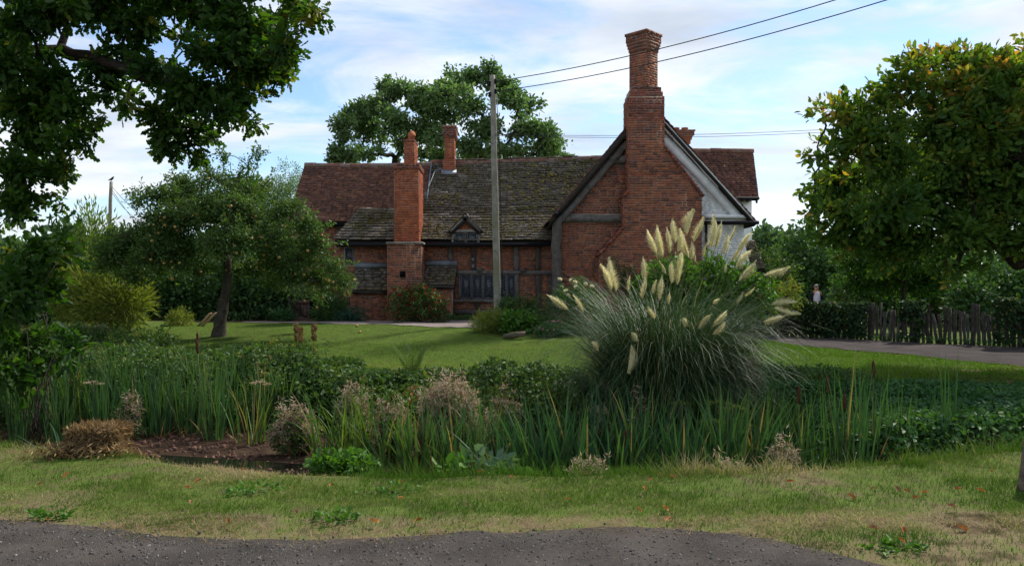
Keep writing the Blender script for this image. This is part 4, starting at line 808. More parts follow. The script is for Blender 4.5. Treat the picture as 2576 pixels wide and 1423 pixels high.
def shoots(root, tips, cen, Y, tpl, size, m, bm, per=46, jit=.6, cut_=(.2, .32), r=.009):
    K = MB(); L = MB(); c = P(*cen, Y)
    for (x, y) in tips:
        t = P(x, y, Y + rng.uniform(-jit, jit)); b = t + (c - t) * rng.uniform(*cut_) + np.array([0, 0, -.1]); s_ = limb(b, t, 6, .15); K.tube(s_, np.linspace(r, r * .3, 6), 5); n = per; u = rng.uniform(0, 1, n); q = np.stack([np.interp(u, np.linspace(0, 1, 6), s_[:, j]) for j in range(3)], 1) + rng.normal(0, size * .32, (n, 3)); scatter(L, tpl, q, size, np.tile((t - b) / np.linalg.norm(t - b), (n, 1)) * .7, .1, .6, np.clip(rng.normal(.62, .2, n), 0, .97))
    K.build('shoots', bm, root); tag(L.build('shoot_leaves', m, root), kind='stuff')
shoots(apple, ((560, 372), (640, 372), (655, 385), (520, 395), (610, 392), (500, 420), (430, 425), (410, 440), (350, 455), (335, 470), (690, 425), (720, 470), (745, 500), (800, 530), (840, 560), (870, 610), (890, 690), (905, 660), (880, 730), (840, 745), (250, 620), (240, 690), (300, 560)), (565, 600), APY, LEAF_S, .085, MT['apple_leaf'], MT['bark'])
shoots(OAKT, ((812, 20), (800, 55), (750, 130), (735, 180), (695, 235), (645, 320), (600, 300), (510, 395), (400, 385), (440, 400), (240, 310), (205, 370), (150, 440), (310, 275), (165, 330), (100, 515), (130, 545), (330, 240), (370, 205)), (350, 120), 12.0, LEAF_OAK, .13, MT['oak'], MT['bark_dark'], per=40, jit=.5, cut_=(.1, .2))
shoots(RTT, ((2020, 388), (2048, 252), (2085, 238), (2120, 215), (2220, 180), (2290, 140), (2330, 135), (2400, 128), (2470, 130), (2540, 130), (2025, 500), (2022, 540), (2060, 340), (2045, 440), (2180, 205), (2260, 165), (2060, 600), (2100, 650), (2230, 690), (2380, 715)), (2380, 430), 14.3, LEAF_M, .13, MT['right'], MT['bark_dark'], per=52, jit=.6, cut_=(.22, .36))
for (x, y) in ((560, 884), (625, 873), (815, 880), (898, 838), (905, 845), (640, 898)):
    Yg = 1.15 * F / (y - 720); g = P(x, y, Yg); o = obj('fallen_apple', APPLE); o.location = (g[0], g[1], float(gz(g[0], g[1])) + .03); o.scale = (.036,) * 3; tag(o, 'windfall apple lying on the mown lawn', 'apple', 'windfall apples on the lawn')
ASH1 = [(870,330,35,40),(850,380,25,25),(900,290,45,40),(960,270,45,50),(1000,240,45,35),(940,330,50,40),(1000,310,55,45),(1050,260,45,45),(1060,330,45,40),(890,390,35,20),(1030,370,40,30),(975,215,30,18),(1080,400,30,30),(940,390,50,22),(860,400,40,16)]
ASH2 = [(1130,230,45,40),(1170,190,50,35),(1230,185,45,30),(1250,230,60,40),(1180,260,60,45),(1300,250,45,40),(1330,270,35,35),(1130,290,40,35),(1220,320,70,45),(1310,320,50,40),(1360,350,55,45),(1400,370,35,35),(1180,370,50,40),(1270,380,60,35),(1150,210,25,30),(1340,390,50,25),(1085,290,40,50),(1095,350,35,40),(1100,240,30,35),(1110,395,50,28),(1220,400,60,25),(1400,405,45,20)]
for lst, tx, lab in ((ASH1, 985, 'tall leafy ash with a forked dark trunk, above the red tiled roof'), (ASH2, 1195, 'tallest ash tree with arching limbs, rising behind the slender chimney')):
    Yt = 46 if lst is ASH1 else 44
    tree('ash_tree', lab, 'ash tree', [(PX(tx, Yt), Yt, 0), (PX(tx, Yt), Yt, 4.5), P(tx + 12, 400, Yt)], .42, blobsD(lst, 1, 1, 0, 0, Yt, .9, 1.6, .98), LEAF_M, .25, MT['ash'], MT['bark_dark'], 3300 if lst is ASH2 else 2500, 5, .24, limb_r=.24, twig=.12, twig_r=.03, droop=.25, upb=.7, power=2.2, sub=(9, .36), spread=1.6)
# background trees and hedges
def bush(name, label, cat, blobs, n, tpl, ls, m, group=None, stems=6, bm=None, per=6, cs=.18, power=2.6, flowers=None, upb=.7, droop=.1, spread=.8, ind=0):
    B = np.array(blobs, float); gx_, gy_ = B[0, 0], B[:, 1].mean(); base = np.array([B[:, 0].mean(), gy_, float(gz(B[:, 0].mean(), gy_)) - .02])
    root = thing(name, label, cat, base, group); K = MB()
    for q in range(stems):
        b = B[q % len(B)]; K.tube(limb(base + rng.normal(0, .05, 3) * (1, 1, 0), b[:3] + rng.normal(0, .3, 3) * b[3:], 5, .15), np.linspace(1, .4, 5) * max(.012, .03 * B[:, 5].max()), 5)
    K.build('stems', bm or MT['bark'], root, smooth=True)
    n = int(n * .72); p, d, bi = in_blobs(B, n, power); c = np.repeat(p, per, 0); dd = np.repeat(d, per, 0); N = len(c); ls = ls * 1.12; c = c + dd * rng.uniform(-.5, 1, N)[:, None] * cs + rng.normal(0, cs * .4, (N, 3))
    ok = c[:, 2] > gz(c[:, 0], c[:, 1]) + .01; c, dd = c[ok], dd[ok]
    L = MB(); scatter(L, tpl, c, ls, dd * .8, droop, upb, np.clip(np.repeat(rng.normal(.45, .16, n), per)[ok] + rng.normal(0, .12, len(c)), 0, 1), ind, root, m, spread=spread); tag(L.build('foliage', m, root), kind='stuff')
    if flowers:
        for (fn, fs, fm, fname) in flowers: bloom(root, B, fn, fs, fm, fname)
    return root
def bloom_mesh(m, name, petals=9):
    key = 'bloom' + m.name
    if key not in UNIT:
        k = MB(); n = petals * 2; d = runit(n); d[:, 2] = np.abs(d[:, 2]) * .8 + .15; R = rotm(d, runit(n) * .3 + np.array([0, 0, 1.])); k.batch(LEAF_B[0] * np.array([1, 1.6, 1]), LEAF_B[1], np.zeros((n, 3)), R, np.linspace(.6, 1, n), rng.random(n)); UNIT[key] = k.mesh(name, m)
    return UNIT[key]
def bloom(root, B, n, size, m, name):
    p, d, _ = in_blobs(B, n * 4, 30); o_ = np.argsort(p[:, 1] * 1.0 - p[:, 2] * .5)[:n * 2]; o_ = rng.permutation(o_)[:n]
    for q in o_:
        o = obj(name, bloom_mesh(m, name), root); o.location = Vector(p[q] + d[q] * .04); o.scale = (size * random.uniform(.75, 1.2),) * 3; o.rotation_euler = (random.uniform(-.2, .9), random.uniform(-.6, .6), random.uniform(0, 6))
def gb(x, y0, y1, w, Y, depth=1.0, n=1):
    """an upright mass: centre x, top y0, bottom y1, width w in picture units"""
    c = P(x, (y0 + y1) / 2, Y); return (*c, w / 2 / F * Y, w / 2 / F * Y * depth, (y1 - y0) / 2 / F * Y)
bush('yew_hedge', 'dark dense hedge behind the apple tree trunk', 'hedge', [gb(x, 630, 830, 130, 24.5, .8) for x in (380, 450, 520, 590, 650, 700)] + [gb(x, 690, 835, 120, 23.8, .7) for x in (420, 500, 570, 640)], 2600, LEAF_M, .13, MT['hedge'], per=7, cs=.25)
bush('willow_shrub', 'pale feathery willow shrub rising above the hedge near the far pole', 'shrub', [gb(225, 520, 640, 70, 21), gb(200, 590, 700, 120, 21), gb(250, 560, 680, 60, 21.3)], 420, LEAF_N, .17, MT['willow'], per=7, cs=.25, upb=.1, droop=-.7, spread=.5)
bush('broom_shrub', 'bright yellowish green spraying shrub left of the apple trunk', 'shrub', [gb(270, 660, 830, 150, 19), gb(200, 640, 820, 130, 19.4), gb(320, 700, 820, 90, 18.8)], 1500, LEAF_N, .17, MT['yellowgreen'], per=7, cs=.2, upb=.3, droop=-.35, spread=.5)
bush('hazel_shrub', 'dull green hazel mass below the low hill', 'shrub', [gb(130, 610, 830, 170, 22), gb(60, 640, 840, 140, 21), gb(300, 640, 800, 130, 24)], 1500, LEAF_M, .15, MT['far'], per=7, cs=.3)
bush('small_tree', 'pale leafy tree peeping over the left end of the tiled roof', 'tree', [gb(720, 440, 640, 70, 32), gb(690, 480, 700, 90, 32)], 500, LEAF_ASH, .4, MT['ash'], per=7, cs=.4)
for lab, lst, m, n, sz in (('rounded dark tree standing behind the walking man', [gb(2040, 560, 860, 150, 40), gb(2000, 600, 850, 150, 41), gb(2090, 640, 850, 120, 39)], 'hedge', 2200, .22),
        ('distant bluish tree beside the white wing wall', [gb(1930, 580, 800, 90, 62), gb(1985, 590, 800, 90, 64), gb(1895, 600, 800, 60, 63)], 'far', 1500, .5),
        ('pale feathery tree beyond the right of the fence', [gb(2380, 650, 860, 130, 34), gb(2330, 690, 860, 100, 34)], 'willow', 1500, .2),
        ('dark green shrub mass behind the fence under the overhanging boughs', [gb(2500, 660, 870, 170, 30), gb(2600, 650, 870, 160, 30), gb(2440, 700, 870, 100, 29)], 'hedge', 2000, .18),
        ('sunlit green shrub behind the ivy beside the small dark tree', [gb(2180, 640, 860, 160, 33), gb(2270, 660, 860, 130, 34)], 'bramble', 1600, .18)):
    bush('background_tree', lab, 'tree', lst, n, LEAF_M, sz, MT[m], per=7, cs=.35 * lst[0][1] / 40)
tree('plum_tree', 'small dark tree with slender trunk just behind the paling fence', 'tree', [P(2270, 830, 24), P(2272, 760, 24), P(2276, 712, 24)], .085, blobsD([(2180,650,80,45),(2270,640,90,45),(2350,670,70,40),(2230,700,80,40),(2310,710,70,35),(2160,700,50,35)], 1, 1, 0, 0, 24, .9, .8), LEAF_M, .12, MT['oak'], MT['bark_dark'], 900, 10, .2, limb_r=.03, twig=.4)
FAR = [gb(x, 585 + 25 * math.sin(x * .03), 780, 120, 90 + 6 * math.sin(x), 1.2) for x in range(-200, 2900, 75) if x < 760 or x > 1860]
def far_wood():
    k = MB(); p, d, _ = in_blobs(FAR, 9000, 3); scatter(k, LEAF_M, p, 1.3, d, .1, .5); tag(k.build('far_wood', MT['far']), 'far line of trees along the horizon', 'wood', kind='stuff')
far_wood()

# ------------------------------------------------------------------ oak seedling growth at the left edge
bush('oak_sapling', 'leafy young oak growth at the ditch edge under the big oak', 'sapling', blobsD([(30,680,45,35),(100,640,45,30),(150,625,35,40),(20,740,55,60),(90,720,45,45),(30,860,55,45),(110,890,60,35),(180,880,40,28),(20,940,50,30)], 1, 1, 0, 0, 10.6, .9, .5, .9), 300, LEAF_OAK, .14, MT['oak'], per=9, cs=.16, stems=8, ind=120)

# ------------------------------------------------------------------ garden plants near the house
bush('fuchsia_bush', 'fuchsia bush covered in small red flowers against the front chimney', 'bush', [gb(1015, 725, 808, 80, 22.3), gb(1070, 722, 808, 80, 22.2), gb(1045, 712, 800, 70, 22.4), gb(1100, 745, 808, 50, 22.3)], 900, LEAF_S, .07, MT['bramble'], per=8, cs=.12, flowers=[(260, .035, MT['red'], 'flower')])
bush('conifer_shrub', 'dark feathery conifer shrub beside the stable door', 'shrub', [gb(835, 735, 815, 60, 22.6), gb(815, 765, 815, 50, 22.4), gb(850, 760, 815, 50, 22.4)], 500, LEAF_N, .13, MT['hedge'], per=8, cs=.12, droop=-.3)
bush('rue_shrub', 'low blue green shrub in front of the stone wall', 'shrub', [gb(890, 772, 818, 60, 22.2), gb(865, 785, 818, 40, 22.1)], 450, LEAF_S, .05, MT['bluegreen'], per=8, cs=.08)
bush('green_shrub', 'small bright green shrub left of the stable door', 'shrub', [gb(710, 782, 815, 55, 23.4)], 300, LEAF_S, .07, MT['nettle'], per=8, cs=.1)
bush('grey_shrub', 'small twiggy grey green shrub on the bed by the hedge', 'shrub', [gb(455, 782, 832, 55, 20.5)], 200, LEAF_N, .09, MT['yellowgreen'], per=8, cs=.1)
for x in (1130, 1155, 1180): bush('edging_plant', 'low leafy plant at the foot of the front wall', 'plant', [gb(x, 795, 812, 26, 22.9)], 60, LEAF_S, .06, MT['nettle'], 'low plants along the front wall', per=7, cs=.06, stems=2)
bush('golden_shrub', 'yellowish green feathery shrub at the end of the island bed', 'shrub', [gb(1220, 788, 855, 65, 18.5), gb(1245, 782, 852, 55, 18.7)], 520, LEAF_N, .08, MT['yellowgreen'], per=9, cs=.1, droop=-.3)
bush('leafy_shrub', 'bright green leafy shrub in the middle of the island bed', 'shrub', [gb(1295, 785, 855, 75, 18.4), gb(1320, 790, 850, 60, 18.6)], 420, LEAF_B, .085, MT['lush'], per=7, cs=.1)
bush('spiraea_shrub', 'reddish tinged shrub in front of the casement window', 'shrub', [gb(1300, 742, 830, 80, 20), gb(1345, 750, 830, 80, 20), gb(1275, 755, 830, 50, 19.8)], 650, LEAF_S, .07, MT['bramble'], per=8, cs=.12, flowers=[(8, .03, MT['red'], 'flower')])
bush('stonecrop', 'pink headed stonecrop at the lawn edge of the island bed', 'plant', [gb(1395, 812, 860, 70, 18.0), gb(1370, 820, 860, 50, 17.9)], 420, LEAF_S, .06, MT['nettle'], per=8, cs=.07, flowers=[(26, .045, MT['pink'], 'flower_head')])
bush('rose_bush', 'rose bush with big cream yellow blooms by the corner post', 'bush', [gb(1450, 705, 790, 100, 18.6), gb(1430, 730, 840, 80, 18.7), gb(1490, 730, 850, 70, 18.6)], 520, LEAF_S, .075, MT['hedge'], per=8, cs=.12, flowers=[(3, .065, MT['cream'], 'rose')])
for (x, y) in ((1437, 706), (1446, 711), (1450, 722), (1473, 716), (1489, 722), (1408, 704), (1424, 733)):
    o = obj('rose', bloom_mesh(MT['cream'], 'rose'), bpy.data.objects['rose_bush']); o.location = Vector(P(x, y, 18.0)); o.scale = (.075,) * 3; o.rotation_euler = (.8, 0, x)
bush('climbing_rose', 'climbing rose with a few cream blooms on the gable chimney', 'climber', [gb(1545, 650, 720, 60, 21.6, .4), gb(1580, 670, 760, 70, 21.6, .4)], 260, LEAF_S, .07, MT['hedge'], per=7, cs=.1, flowers=[(5, .055, MT['cream'], 'rose')])
bush('hydrangea', 'bright green bush behind the pampas grass against the chimney base', 'bush', [gb(1690, 645, 790, 130, 19.5), gb(1640, 680, 800, 90, 19.3), gb(1740, 670, 800, 80, 19.5)], 900, LEAF_B, .10, MT['lush'], per=7, cs=.13)
bush('butterfly_bush', 'tall leafy border plants with purple and red flowers before the white wall', 'bush', [gb(1850, 660, 790, 110, 18.5), gb(1800, 690, 800, 80, 18.3), gb(1900, 690, 800, 90, 18.6), gb(1790, 640, 760, 60, 18.8)], 1000, LEAF_M, .10, MT['lush'], per=7, cs=.13, flowers=[(24, .035, MT['purple'], 'flower'), (8, .035, MT['pink'], 'flower'), (3, .05, MT['red'], 'flower')])
bush('rambling_rose', 'large rambling rose with pink blooms beside the porch', 'bush', [gb(1930, 622, 760, 90, 24.5), gb(1975, 660, 780, 80, 24.6), gb(1910, 640, 760, 60, 24.4)], 900, LEAF_S, .09, MT['bramble'], per=7, cs=.15, flowers=[(14, .06, MT['pink'], 'rose')])
bush('hydrangea_dry', 'shrub with rusty dried flower heads near the fence end', 'shrub', [gb(1985, 705, 790, 60, 21.5), gb(1950, 715, 790, 50, 21.3)], 260, LEAF_S, .08, MT['yellowgreen'], per=7, cs=.1, flowers=[(14, .07, MT['rust'], 'dried_head')])
k = MB(); k.tube([P(1268, 846, 17.6), P(1290, 843, 17.5), P(1322, 838, 17.5)], [.05, .075, .05], 9); tag(k.build('mossy_log', MT['log'], smooth=True), 'short mossy log edging the island bed', 'log')
bush('bed_cover', 'tangled low greenery filling the island bed', 'plants', [gb(1350, 800, 860, 120, 19), gb(1440, 800, 870, 100, 18.5), gb(1270, 800, 855, 100, 19)], 900, LEAF_S, .07, MT['bramble'], per=8, cs=.12)

# ------------------------------------------------------------------ ditch and bank vegetation
def mass(name, label, cat, xs, ys, hfun, n, tpl, ls, m, droop=.15, upb=.9, keep=None, surf=3.0, kind='stuff', ind=0):
    """uncountable undergrowth: leaves through a volume of height hfun over the ground"""
    X = rng.uniform(xs[0], xs[1], n); Y = rng.uniform(ys[0], ys[1], n); H = hfun(X, Y); ok = H > .03
    if keep is not None: ok &= keep(X, Y)
    X, Y, H = X[ok], Y[ok], H[ok]; z = gz(X, Y) + H * rng.random(len(X)) ** (1 / surf)
    k = MB(); v = np.clip(vnoise(X, Y, 1.6, 3) * 1.1 - .1 + rng.normal(0, .17, len(X)), 0, 1); scatter(k, tpl, np.stack([X, Y, z], 1), ls, None, droop, upb, v)
    return tag(k.build(name, m), label, cat, kind=kind)
def hump(cx, cy, rx, ry, h): return lambda X, Y: h * np.clip(1 - ((X - cx) / rx) ** 2 - ((Y - cy) / ry) ** 2, 0, 1) ** .5
def humps(lst):
    fs = [hump(*a) for a in lst]; return lambda X, Y: np.max([f(X, Y) for f in fs], axis=0) * (.75 + .5 * vnoise(X, Y, 2.5, 2))
# low weeds along the whole far bank
mass('bank_weeds', 'tangled green weeds covering the far bank of the ditch', 'weeds', (-9, 4.5), (11.0, 13.7), lambda X, Y: (.10 + .30 * vnoise(X, Y, .9, 3)) * sm(11.0, 11.5, Y) * (1 - .9 * sm(12.3, 13.1, Y)), 42000, LEAF_S, .06, MT['bramble'])
mass('left_nettles', 'upright nettles and weeds below the apple tree', 'nettles', (-8.5, -2.6), (11.3, 14.6), lambda X, Y: (.15 + .5 * vnoise(X, Y, 1.1, 3)) * sm(11.3, 12.0, Y) * (1 - sm(13.4, 14.5, Y)) * (1 - .5 * sm(-4.2, -3, X)), 26000, LEAF_M, .075, MT['bramble'])
mass('ivy_mound', 'rounded ivy covered mound on the ditch bank', 'ivy', (-5.2, -2.2), (10.6, 14.2), humps([(PX(690, 12.4), 12.3, .75, .7, .62), (PX(770, 12.2), 12.0, .55, .6, .58), (PX(620, 12.4), 12.6, .6, .6, .5)]), 12000, LEAF_B, .07, MT['bramble'], surf=6)
mass('bramble_thicket', 'dark bramble thicket spilling down the bank before the lawn', 'brambles', (-3.2, .2), (10.6, 13.8), humps([(PX(900, 11.6), 11.7, .8, .7, .48), (PX(1000, 11.6), 11.6, .8, .7, .52), (PX(830, 11.6), 11.7, .6, .6, .45), (PX(1090, 11.4), 11.3, .5, .6, .4)]), 16000, LEAF_B, .075, MT['bramble'], surf=5)
mass('bramble_thicket', 'dark bramble thicket left of the pampas grass', 'brambles', (-.9, 2.4), (10.4, 13.8), humps([(PX(1260, 11.6), 11.8, .7, .7, .62), (PX(1350, 11.6), 11.6, .7, .7, .62), (PX(1450, 11.4), 11.4, .6, .7, .62), (PX(1200, 11.4), 11.5, .5, .5, .5)]), 16000, LEAF_B, .065, MT['bramble'], surf=5)
mass('nettle_bed', 'dense bed of nettles filling the ditch beside the lane', 'nettles', (3.0, 9.5), (8.2, 12.6), lambda X, Y: (.25 + .4 * vnoise(X, Y, .8, 3)) * sm(3.0, 4.2, X + .3 * (Y - 9)) * sm(8.1, 8.8, Y) * (1 - sm(11.6, 12.6, Y)) + .25 * sm(3.5, 5, X) * sm(8.1, 9, Y) * (1 - sm(10.6, 11.8, Y)), 36000, LEAF_B, .072, MT['nettle'], surf=5, upb=1.2)
mass('right_weeds', 'straggling weeds right of the pampas grass', 'weeds', (2.9, 6.2), (9.4, 13.4), lambda X, Y: (.1 + .45 * vnoise(X, Y, 1.4, 3)) * sm(9.4, 10, Y) * (1 - sm(12.4, 13.4, Y)) * (1 - sm(5.0, 6.2, X)), 12000, LEAF_S, .06, MT['bramble'])
def grass(name, label, n, xs, ys, keep, h, w, vf, m, S=2, lean=(.1, .7), bend=(.1, .9), cat='grass'):
    X = rng.uniform(*xs, n); Y = rng.uniform(*ys, n); ok = keep(X, Y); X, Y = X[ok], Y[ok]; k = len(X); hh = h(X, Y) * rng.uniform(.5, 1.35, k)
    b = MB(); b.blades(np.stack([X, Y, gz(X, Y) - .005], 1), hh, rng.uniform(0, 6.28, k), rng.uniform(*lean, k), rng.uniform(*bend, k), w * rng.uniform(.7, 1.3, k), S, vf(X, Y, k)); return tag(b.build(name, m), label, cat, kind='stuff')
def vkeep(X, Y):
    e = sm(-.22, .32, Y - TRK(X) + .5 * (vnoise(X, Y, 5, 2) - .5)); den = .30 + 1.0 * sm(.36, .56, vnoise(X, Y, 1.3, 3)); return (rng.random(len(X)) < e * den) & (Y < VEDGE(X) + .35 - .3 * ((X > -3.6) & (X < -1.4)))
def vdry(X, Y, k):
    q = vnoise(X * .45 + 3.7, Y + 1.9, 1.5, 3); q = .04 + 2.6 * (q - .47) + .18 * sm(.35, .0, Y - TRK(X)) - .36 * sm(1.4, 3.6, X)
    return np.clip(q + rng.normal(0, .2, k), 0, 1)
grass('verge_grass', 'rough patchy verge grass with straw coloured dry patches', 300000, (-5.9, 6.3), (4.0, 8.6), vkeep, lambda X, Y: .026 + .034 * vnoise(X, Y, 2, 2) + .05 * sm(-.35, .05, Y - VEDGE(X)) * (1 - .8 * sm(-3.9, -3.4, X) * sm(-1.0, -1.5, X)), .0042, vdry, MT['grass'])
grass('verge_tussocks', 'taller grass along the ditch lip', 26000, (-5.9, 6.3), (6.4, 8.6), lambda X, Y: (np.abs(Y - VEDGE(X) - .08) < .2) & ((X < -3.7) | (X > -1.3)) & (rng.random(len(X)) < sm(.35, .6, vnoise(X, Y, 2.3, 2))), lambda X, Y: .16 + .1 * vnoise(X, Y, 4, 2), .005, vdry, MT['grass'], S=3)
grass('lawn_grass', 'close mown green lawn in front of the farmhouse', 230000, (-9, 5.2), (13.2, 21.6), lambda X, Y: (rng.random(len(X)) < .35 + .65 * (Y < 17)) & (Y < np.interp(X, [-7.5, -6.4, -4.6, -2.9, -.95, 1.5, 4.6], [21.9, 21.5, 20.9, 20.3, 19.5, 19.3, 20.2])), lambda X, Y: .03 + .07 * sm(13.6, 13.2, Y), .008, lambda X, Y, k: np.clip(.08 + 2.2 * (vnoise(X, Y * 1.6, .8, 3) - .42) + rng.normal(0, .12, k), 0, 1), MT['lawn'], S=1)
def rkeep(X, Y): return (Y < np.interp(X, [p[0] for p in LANE_N], [p[1] for p in LANE_N]) - .05) & (Y > 11.2)
grass('roadside_grass', 'tufted grass between the lane and the nettles', 60000, (3.6, 10.5), (11.2, 19.5), rkeep, lambda X, Y: .06 + .10 * vnoise(X, Y, 1.5, 2) * sm(14.5, 12, Y), .009, lambda X, Y, k: np.clip(.1 + .9 * (vnoise(X, Y, .8, 3) - .3) + .25 * sm(.8, 0, np.interp(X, [p[0] for p in LANE_N], [p[1] for p in LANE_N]) - Y) + rng.normal(0, .1, k), 0, 1), MT['lawn'], S=2)
# gravel
def stones(name, label, n, pos, size, m, cat, kind='stuff'):
    oc = np.array([[1, 0, 0], [-1, 0, 0], [0, 1, 0], [0, -1, 0], [0, 0, 1], [0, 0, -1]], float) * [1, 1, .7]; of = [(0, 2, 4), (2, 1, 4), (1, 3, 4), (3, 0, 4), (2, 0, 5), (1, 2, 5), (3, 1, 5), (0, 3, 5)]
    k = MB(); a = runit(n); k.batch(oc, of, pos, rotm(a, runit(n)), size[:, None] * rng.uniform(.6, 1.3, (n, 3)), rng.random(n)); return tag(k.build(name, m), label, cat, kind=kind)
n = 40000; X = rng.uniform(-4.3, 3.2, n); Y = rng.uniform(3.9, 5.7, n); ok = rng.random(n) < sm(.14, -.22, Y - TRK(X)) * (.45 + .9 * (vnoise(X, Y, 2, 2) - .2)); X, Y = X[ok], Y[ok]
stones('gravel', 'loose grey gravel chippings on the track', len(X), np.stack([X, Y, gz(X, Y) + .013], 1), .003 + .012 * rng.random(len(X)) ** 4, MT['gravel'], 'gravel')
n = 2600; X = rng.uniform(-6, 1, n); Y = VEDGE(X) + rng.uniform(.7, 3.6, n)
stones('ditch_rubble', 'reddish clods and stones lying in the muddy ditch', n, np.stack([X, Y, gz(X, Y) + .005], 1), .01 + .05 * rng.random(n) ** 3, MT['clod'], 'stones')

# reeds, irises, cattails: each clump a thing of its own
def clump(name, label, cat, group, x, y, n, h, rad, w, vm, lean=.25, bend=.5, S=5, heads=0, dry=.03, m='reed', headlist=None):
    z = float(gz(x, y)) - .02; root = thing(name, label, cat, (x, y, z), group); a = rng.uniform(0, 6.28, n); r = rad * np.sqrt(rng.random(n)); base = np.stack([x + r * np.cos(a), y + r * np.sin(a), np.full(n, z)], 1)
    az = a + rng.normal(0, .8, n); v = np.clip(vm + rng.normal(0, .13, n), 0, .88); v[rng.random(n) < dry * .7] = 1
    k = MB(); k.blades(base, h * rng.uniform(.6, 1.1, n), az, np.abs(rng.normal(0, lean, n)), np.abs(rng.normal(0, bend, n)), w * rng.uniform(.6, 1.25, n), S, v, bp=1.7); k.build('leaves', MT[m], root)
    nd = max(3, n // 6); a = rng.uniform(0, 6.28, nd); bs = np.stack([x + rad * np.cos(a) * .8, y + rad * np.sin(a) * .8, np.full(nd, z)], 1)
    k = MB(); k.blades(bs, h * rng.uniform(.15, .45, nd), a, rng.uniform(.1, .9, nd), rng.uniform(0, 1.5, nd), w, 4, rng.random(nd)); k.build('dry_leaves', MT['reed_dry'], root)
    for i in range(heads):
        hd(root, np.array([x + rng.normal(0, rad * .5), y + rng.normal(0, rad * .5), z]), None, h * rng.uniform(.85, 1.05))
    return root
def hd(root, b, top, h):
    top = b + np.array([rng.normal(0, .06), rng.normal(0, .04), h]) if top is None else np.array(top); d = (top - b) / np.linalg.norm(top - b)
    k = MB(); k.tube(limb(b, top, 5, .03), np.linspace(.006, .004, 5), 5); st = k.build('stalk', MT['stem'], root)
    k = MB(); p = [top - d * .02, top - d * .012, top + d * .02, top + d * .13, top + d * .155, top + d * .165, top + d * .22]; k.tube(p, [.004, .013, .017, .017, .012, .003, .001], 9); k.build('seed_head', MT['cattail'], st, smooth=True)
RL = 'clump of green reeds growing in the ditch below the apple tree'
for (x, y, h) in [(20, 1075, .95), (70, 1085, 1.0), (125, 1085, .95), (170, 1080, 1.0), (235, 1082, 1.0), (290, 1080, .95), (335, 1085, 1.0), (375, 1080, .9), (420, 1080, .95), (455, 1085, .8), (550, 1075, .9), (600, 1060, .85), (100, 1065, 1.0), (200, 1060, .95), (310, 1060, .95), (500, 1060, .9), (50, 1100, .9), (150, 1100, .85), (260, 1098, .9), (400, 1095, .85), (480, 1090, .9), (580, 1085, .85), (660, 1075, .85), (720, 1070, .8)]:
    Y = 2.03 * F / (y - HY); clump('reed_clump', RL, 'reeds', 'reed clumps below the apple tree', PX(x, Y), Y, 44, h * 1.12, .16, .02, rng.uniform(.3, .62), .15, .32)
clump('cattail_clump', 'tall cattail clump with one brown head at the muddy edge', 'cattails', None, PX(535, 10.7), 10.7, 40, 1.25, .14, .018, .5, .13, .3, heads=2)
clump('reed_clump', 'yellowing reed clump beside the muddy ditch floor', 'reeds', None, PX(630, 10.6), 10.6, 40, 1.0, .2, .018, .68, .22, .5, dry=.2)
clump('fallen_reeds', 'flattened dark sedge tuft hanging over the mud by the straw block', 'sedge', None, PX(150, 9.6), 9.6, 36, .6, .12, .02, .25, .8, .9)
for (x, Y) in ((820, 9.4), (870, 9.3), (930, 9.2), (905, 9.6)): clump('iris_clump', 'arching yellow green iris clump in the ditch beside the seeding willowherb', 'iris', 'iris clumps beside the willowherb', PX(x, Y), Y, 34, .95, .16, .028, .72, .28, .75, dry=.08)
for (x, Y) in ((990, 9.0), (1040, 8.8), (1100, 8.9), (1160, 8.7), (1200, 8.9), (1225, 9.2)): clump('iris_clump', 'dark green iris clump with browning tips under the willowherb fluff', 'iris', 'iris clumps under the willowherb', PX(x, Y), Y, 34, .92, .16, .028, .55, .26, .6, dry=.10)
IL = 'upright blue green flag iris clump along the verge before the pampas grass'
for i in range(30):
    x = 1275 + (i % 15) * 48 + rng.uniform(-14, 14); Y = (8.2 if i < 15 else 8.75) + rng.uniform(-.15, .15); clump('flag_iris', IL, 'iris', 'flag irises along the verge', PX(x, Y), Y, int(rng.uniform(18, 40)), rng.uniform(.6, 1.12), rng.uniform(.12, .24), .029, rng.uniform(.05, .42), rng.uniform(.14, .3), rng.uniform(.15, .5), dry=.03)
for i in range(8):
    x = 1720 + i * 40; clump('sedge_clump', 'lighter green arching sedge tuft right of the pampas grass', 'sedge', 'sedges right of the pampas grass', PX(x, 9.6), 9.5 + rng.uniform(-.3, .3), 30, .95, .16, .02, .7, .3, .9, dry=.05)
CL = 'cattail clump growing in front of the nettles'
for (x, Y, hds) in ((2010, 8.4, [(2010, 1010, .0)]), (2060, 8.6, []), (2100, 8.6, [(2084, 985, 0)]), (2125, 8.5, [(2125, 1030, 0)]), (2170, 8.7, []), (2200, 8.7, [(2197, 945, 0)]), (2260, 8.8, []), (2350, 8.9, []), (2390, 8.9, []), (2150, 8.3, [])):
    r = clump('cattail_clump', CL, 'cattails', 'cattail clumps before the nettles', PX(x, Y), Y, 20, rng.uniform(.9, 1.4), .15, .021, rng.uniform(.2, .55), .13, .25, dry=.05, S=5)
    for (hx, hy, _) in hds: hd(r, np.array([PX(x, Y), Y, float(gz(PX(x, Y), Y))]), P(hx, hy, Y), 0)
r = clump('cattail_clump', 'cattail clump with a low brown head among the flag irises', 'cattails', None, PX(1575, 8.3), 8.3, 14, .8, .1, .02, .3, .12, .2); hd(r, np.array([PX(1573, 8.3), 8.3, float(gz(PX(1573, 8.3), 8.3))]), P(1573, 1120, 8.3), 0)
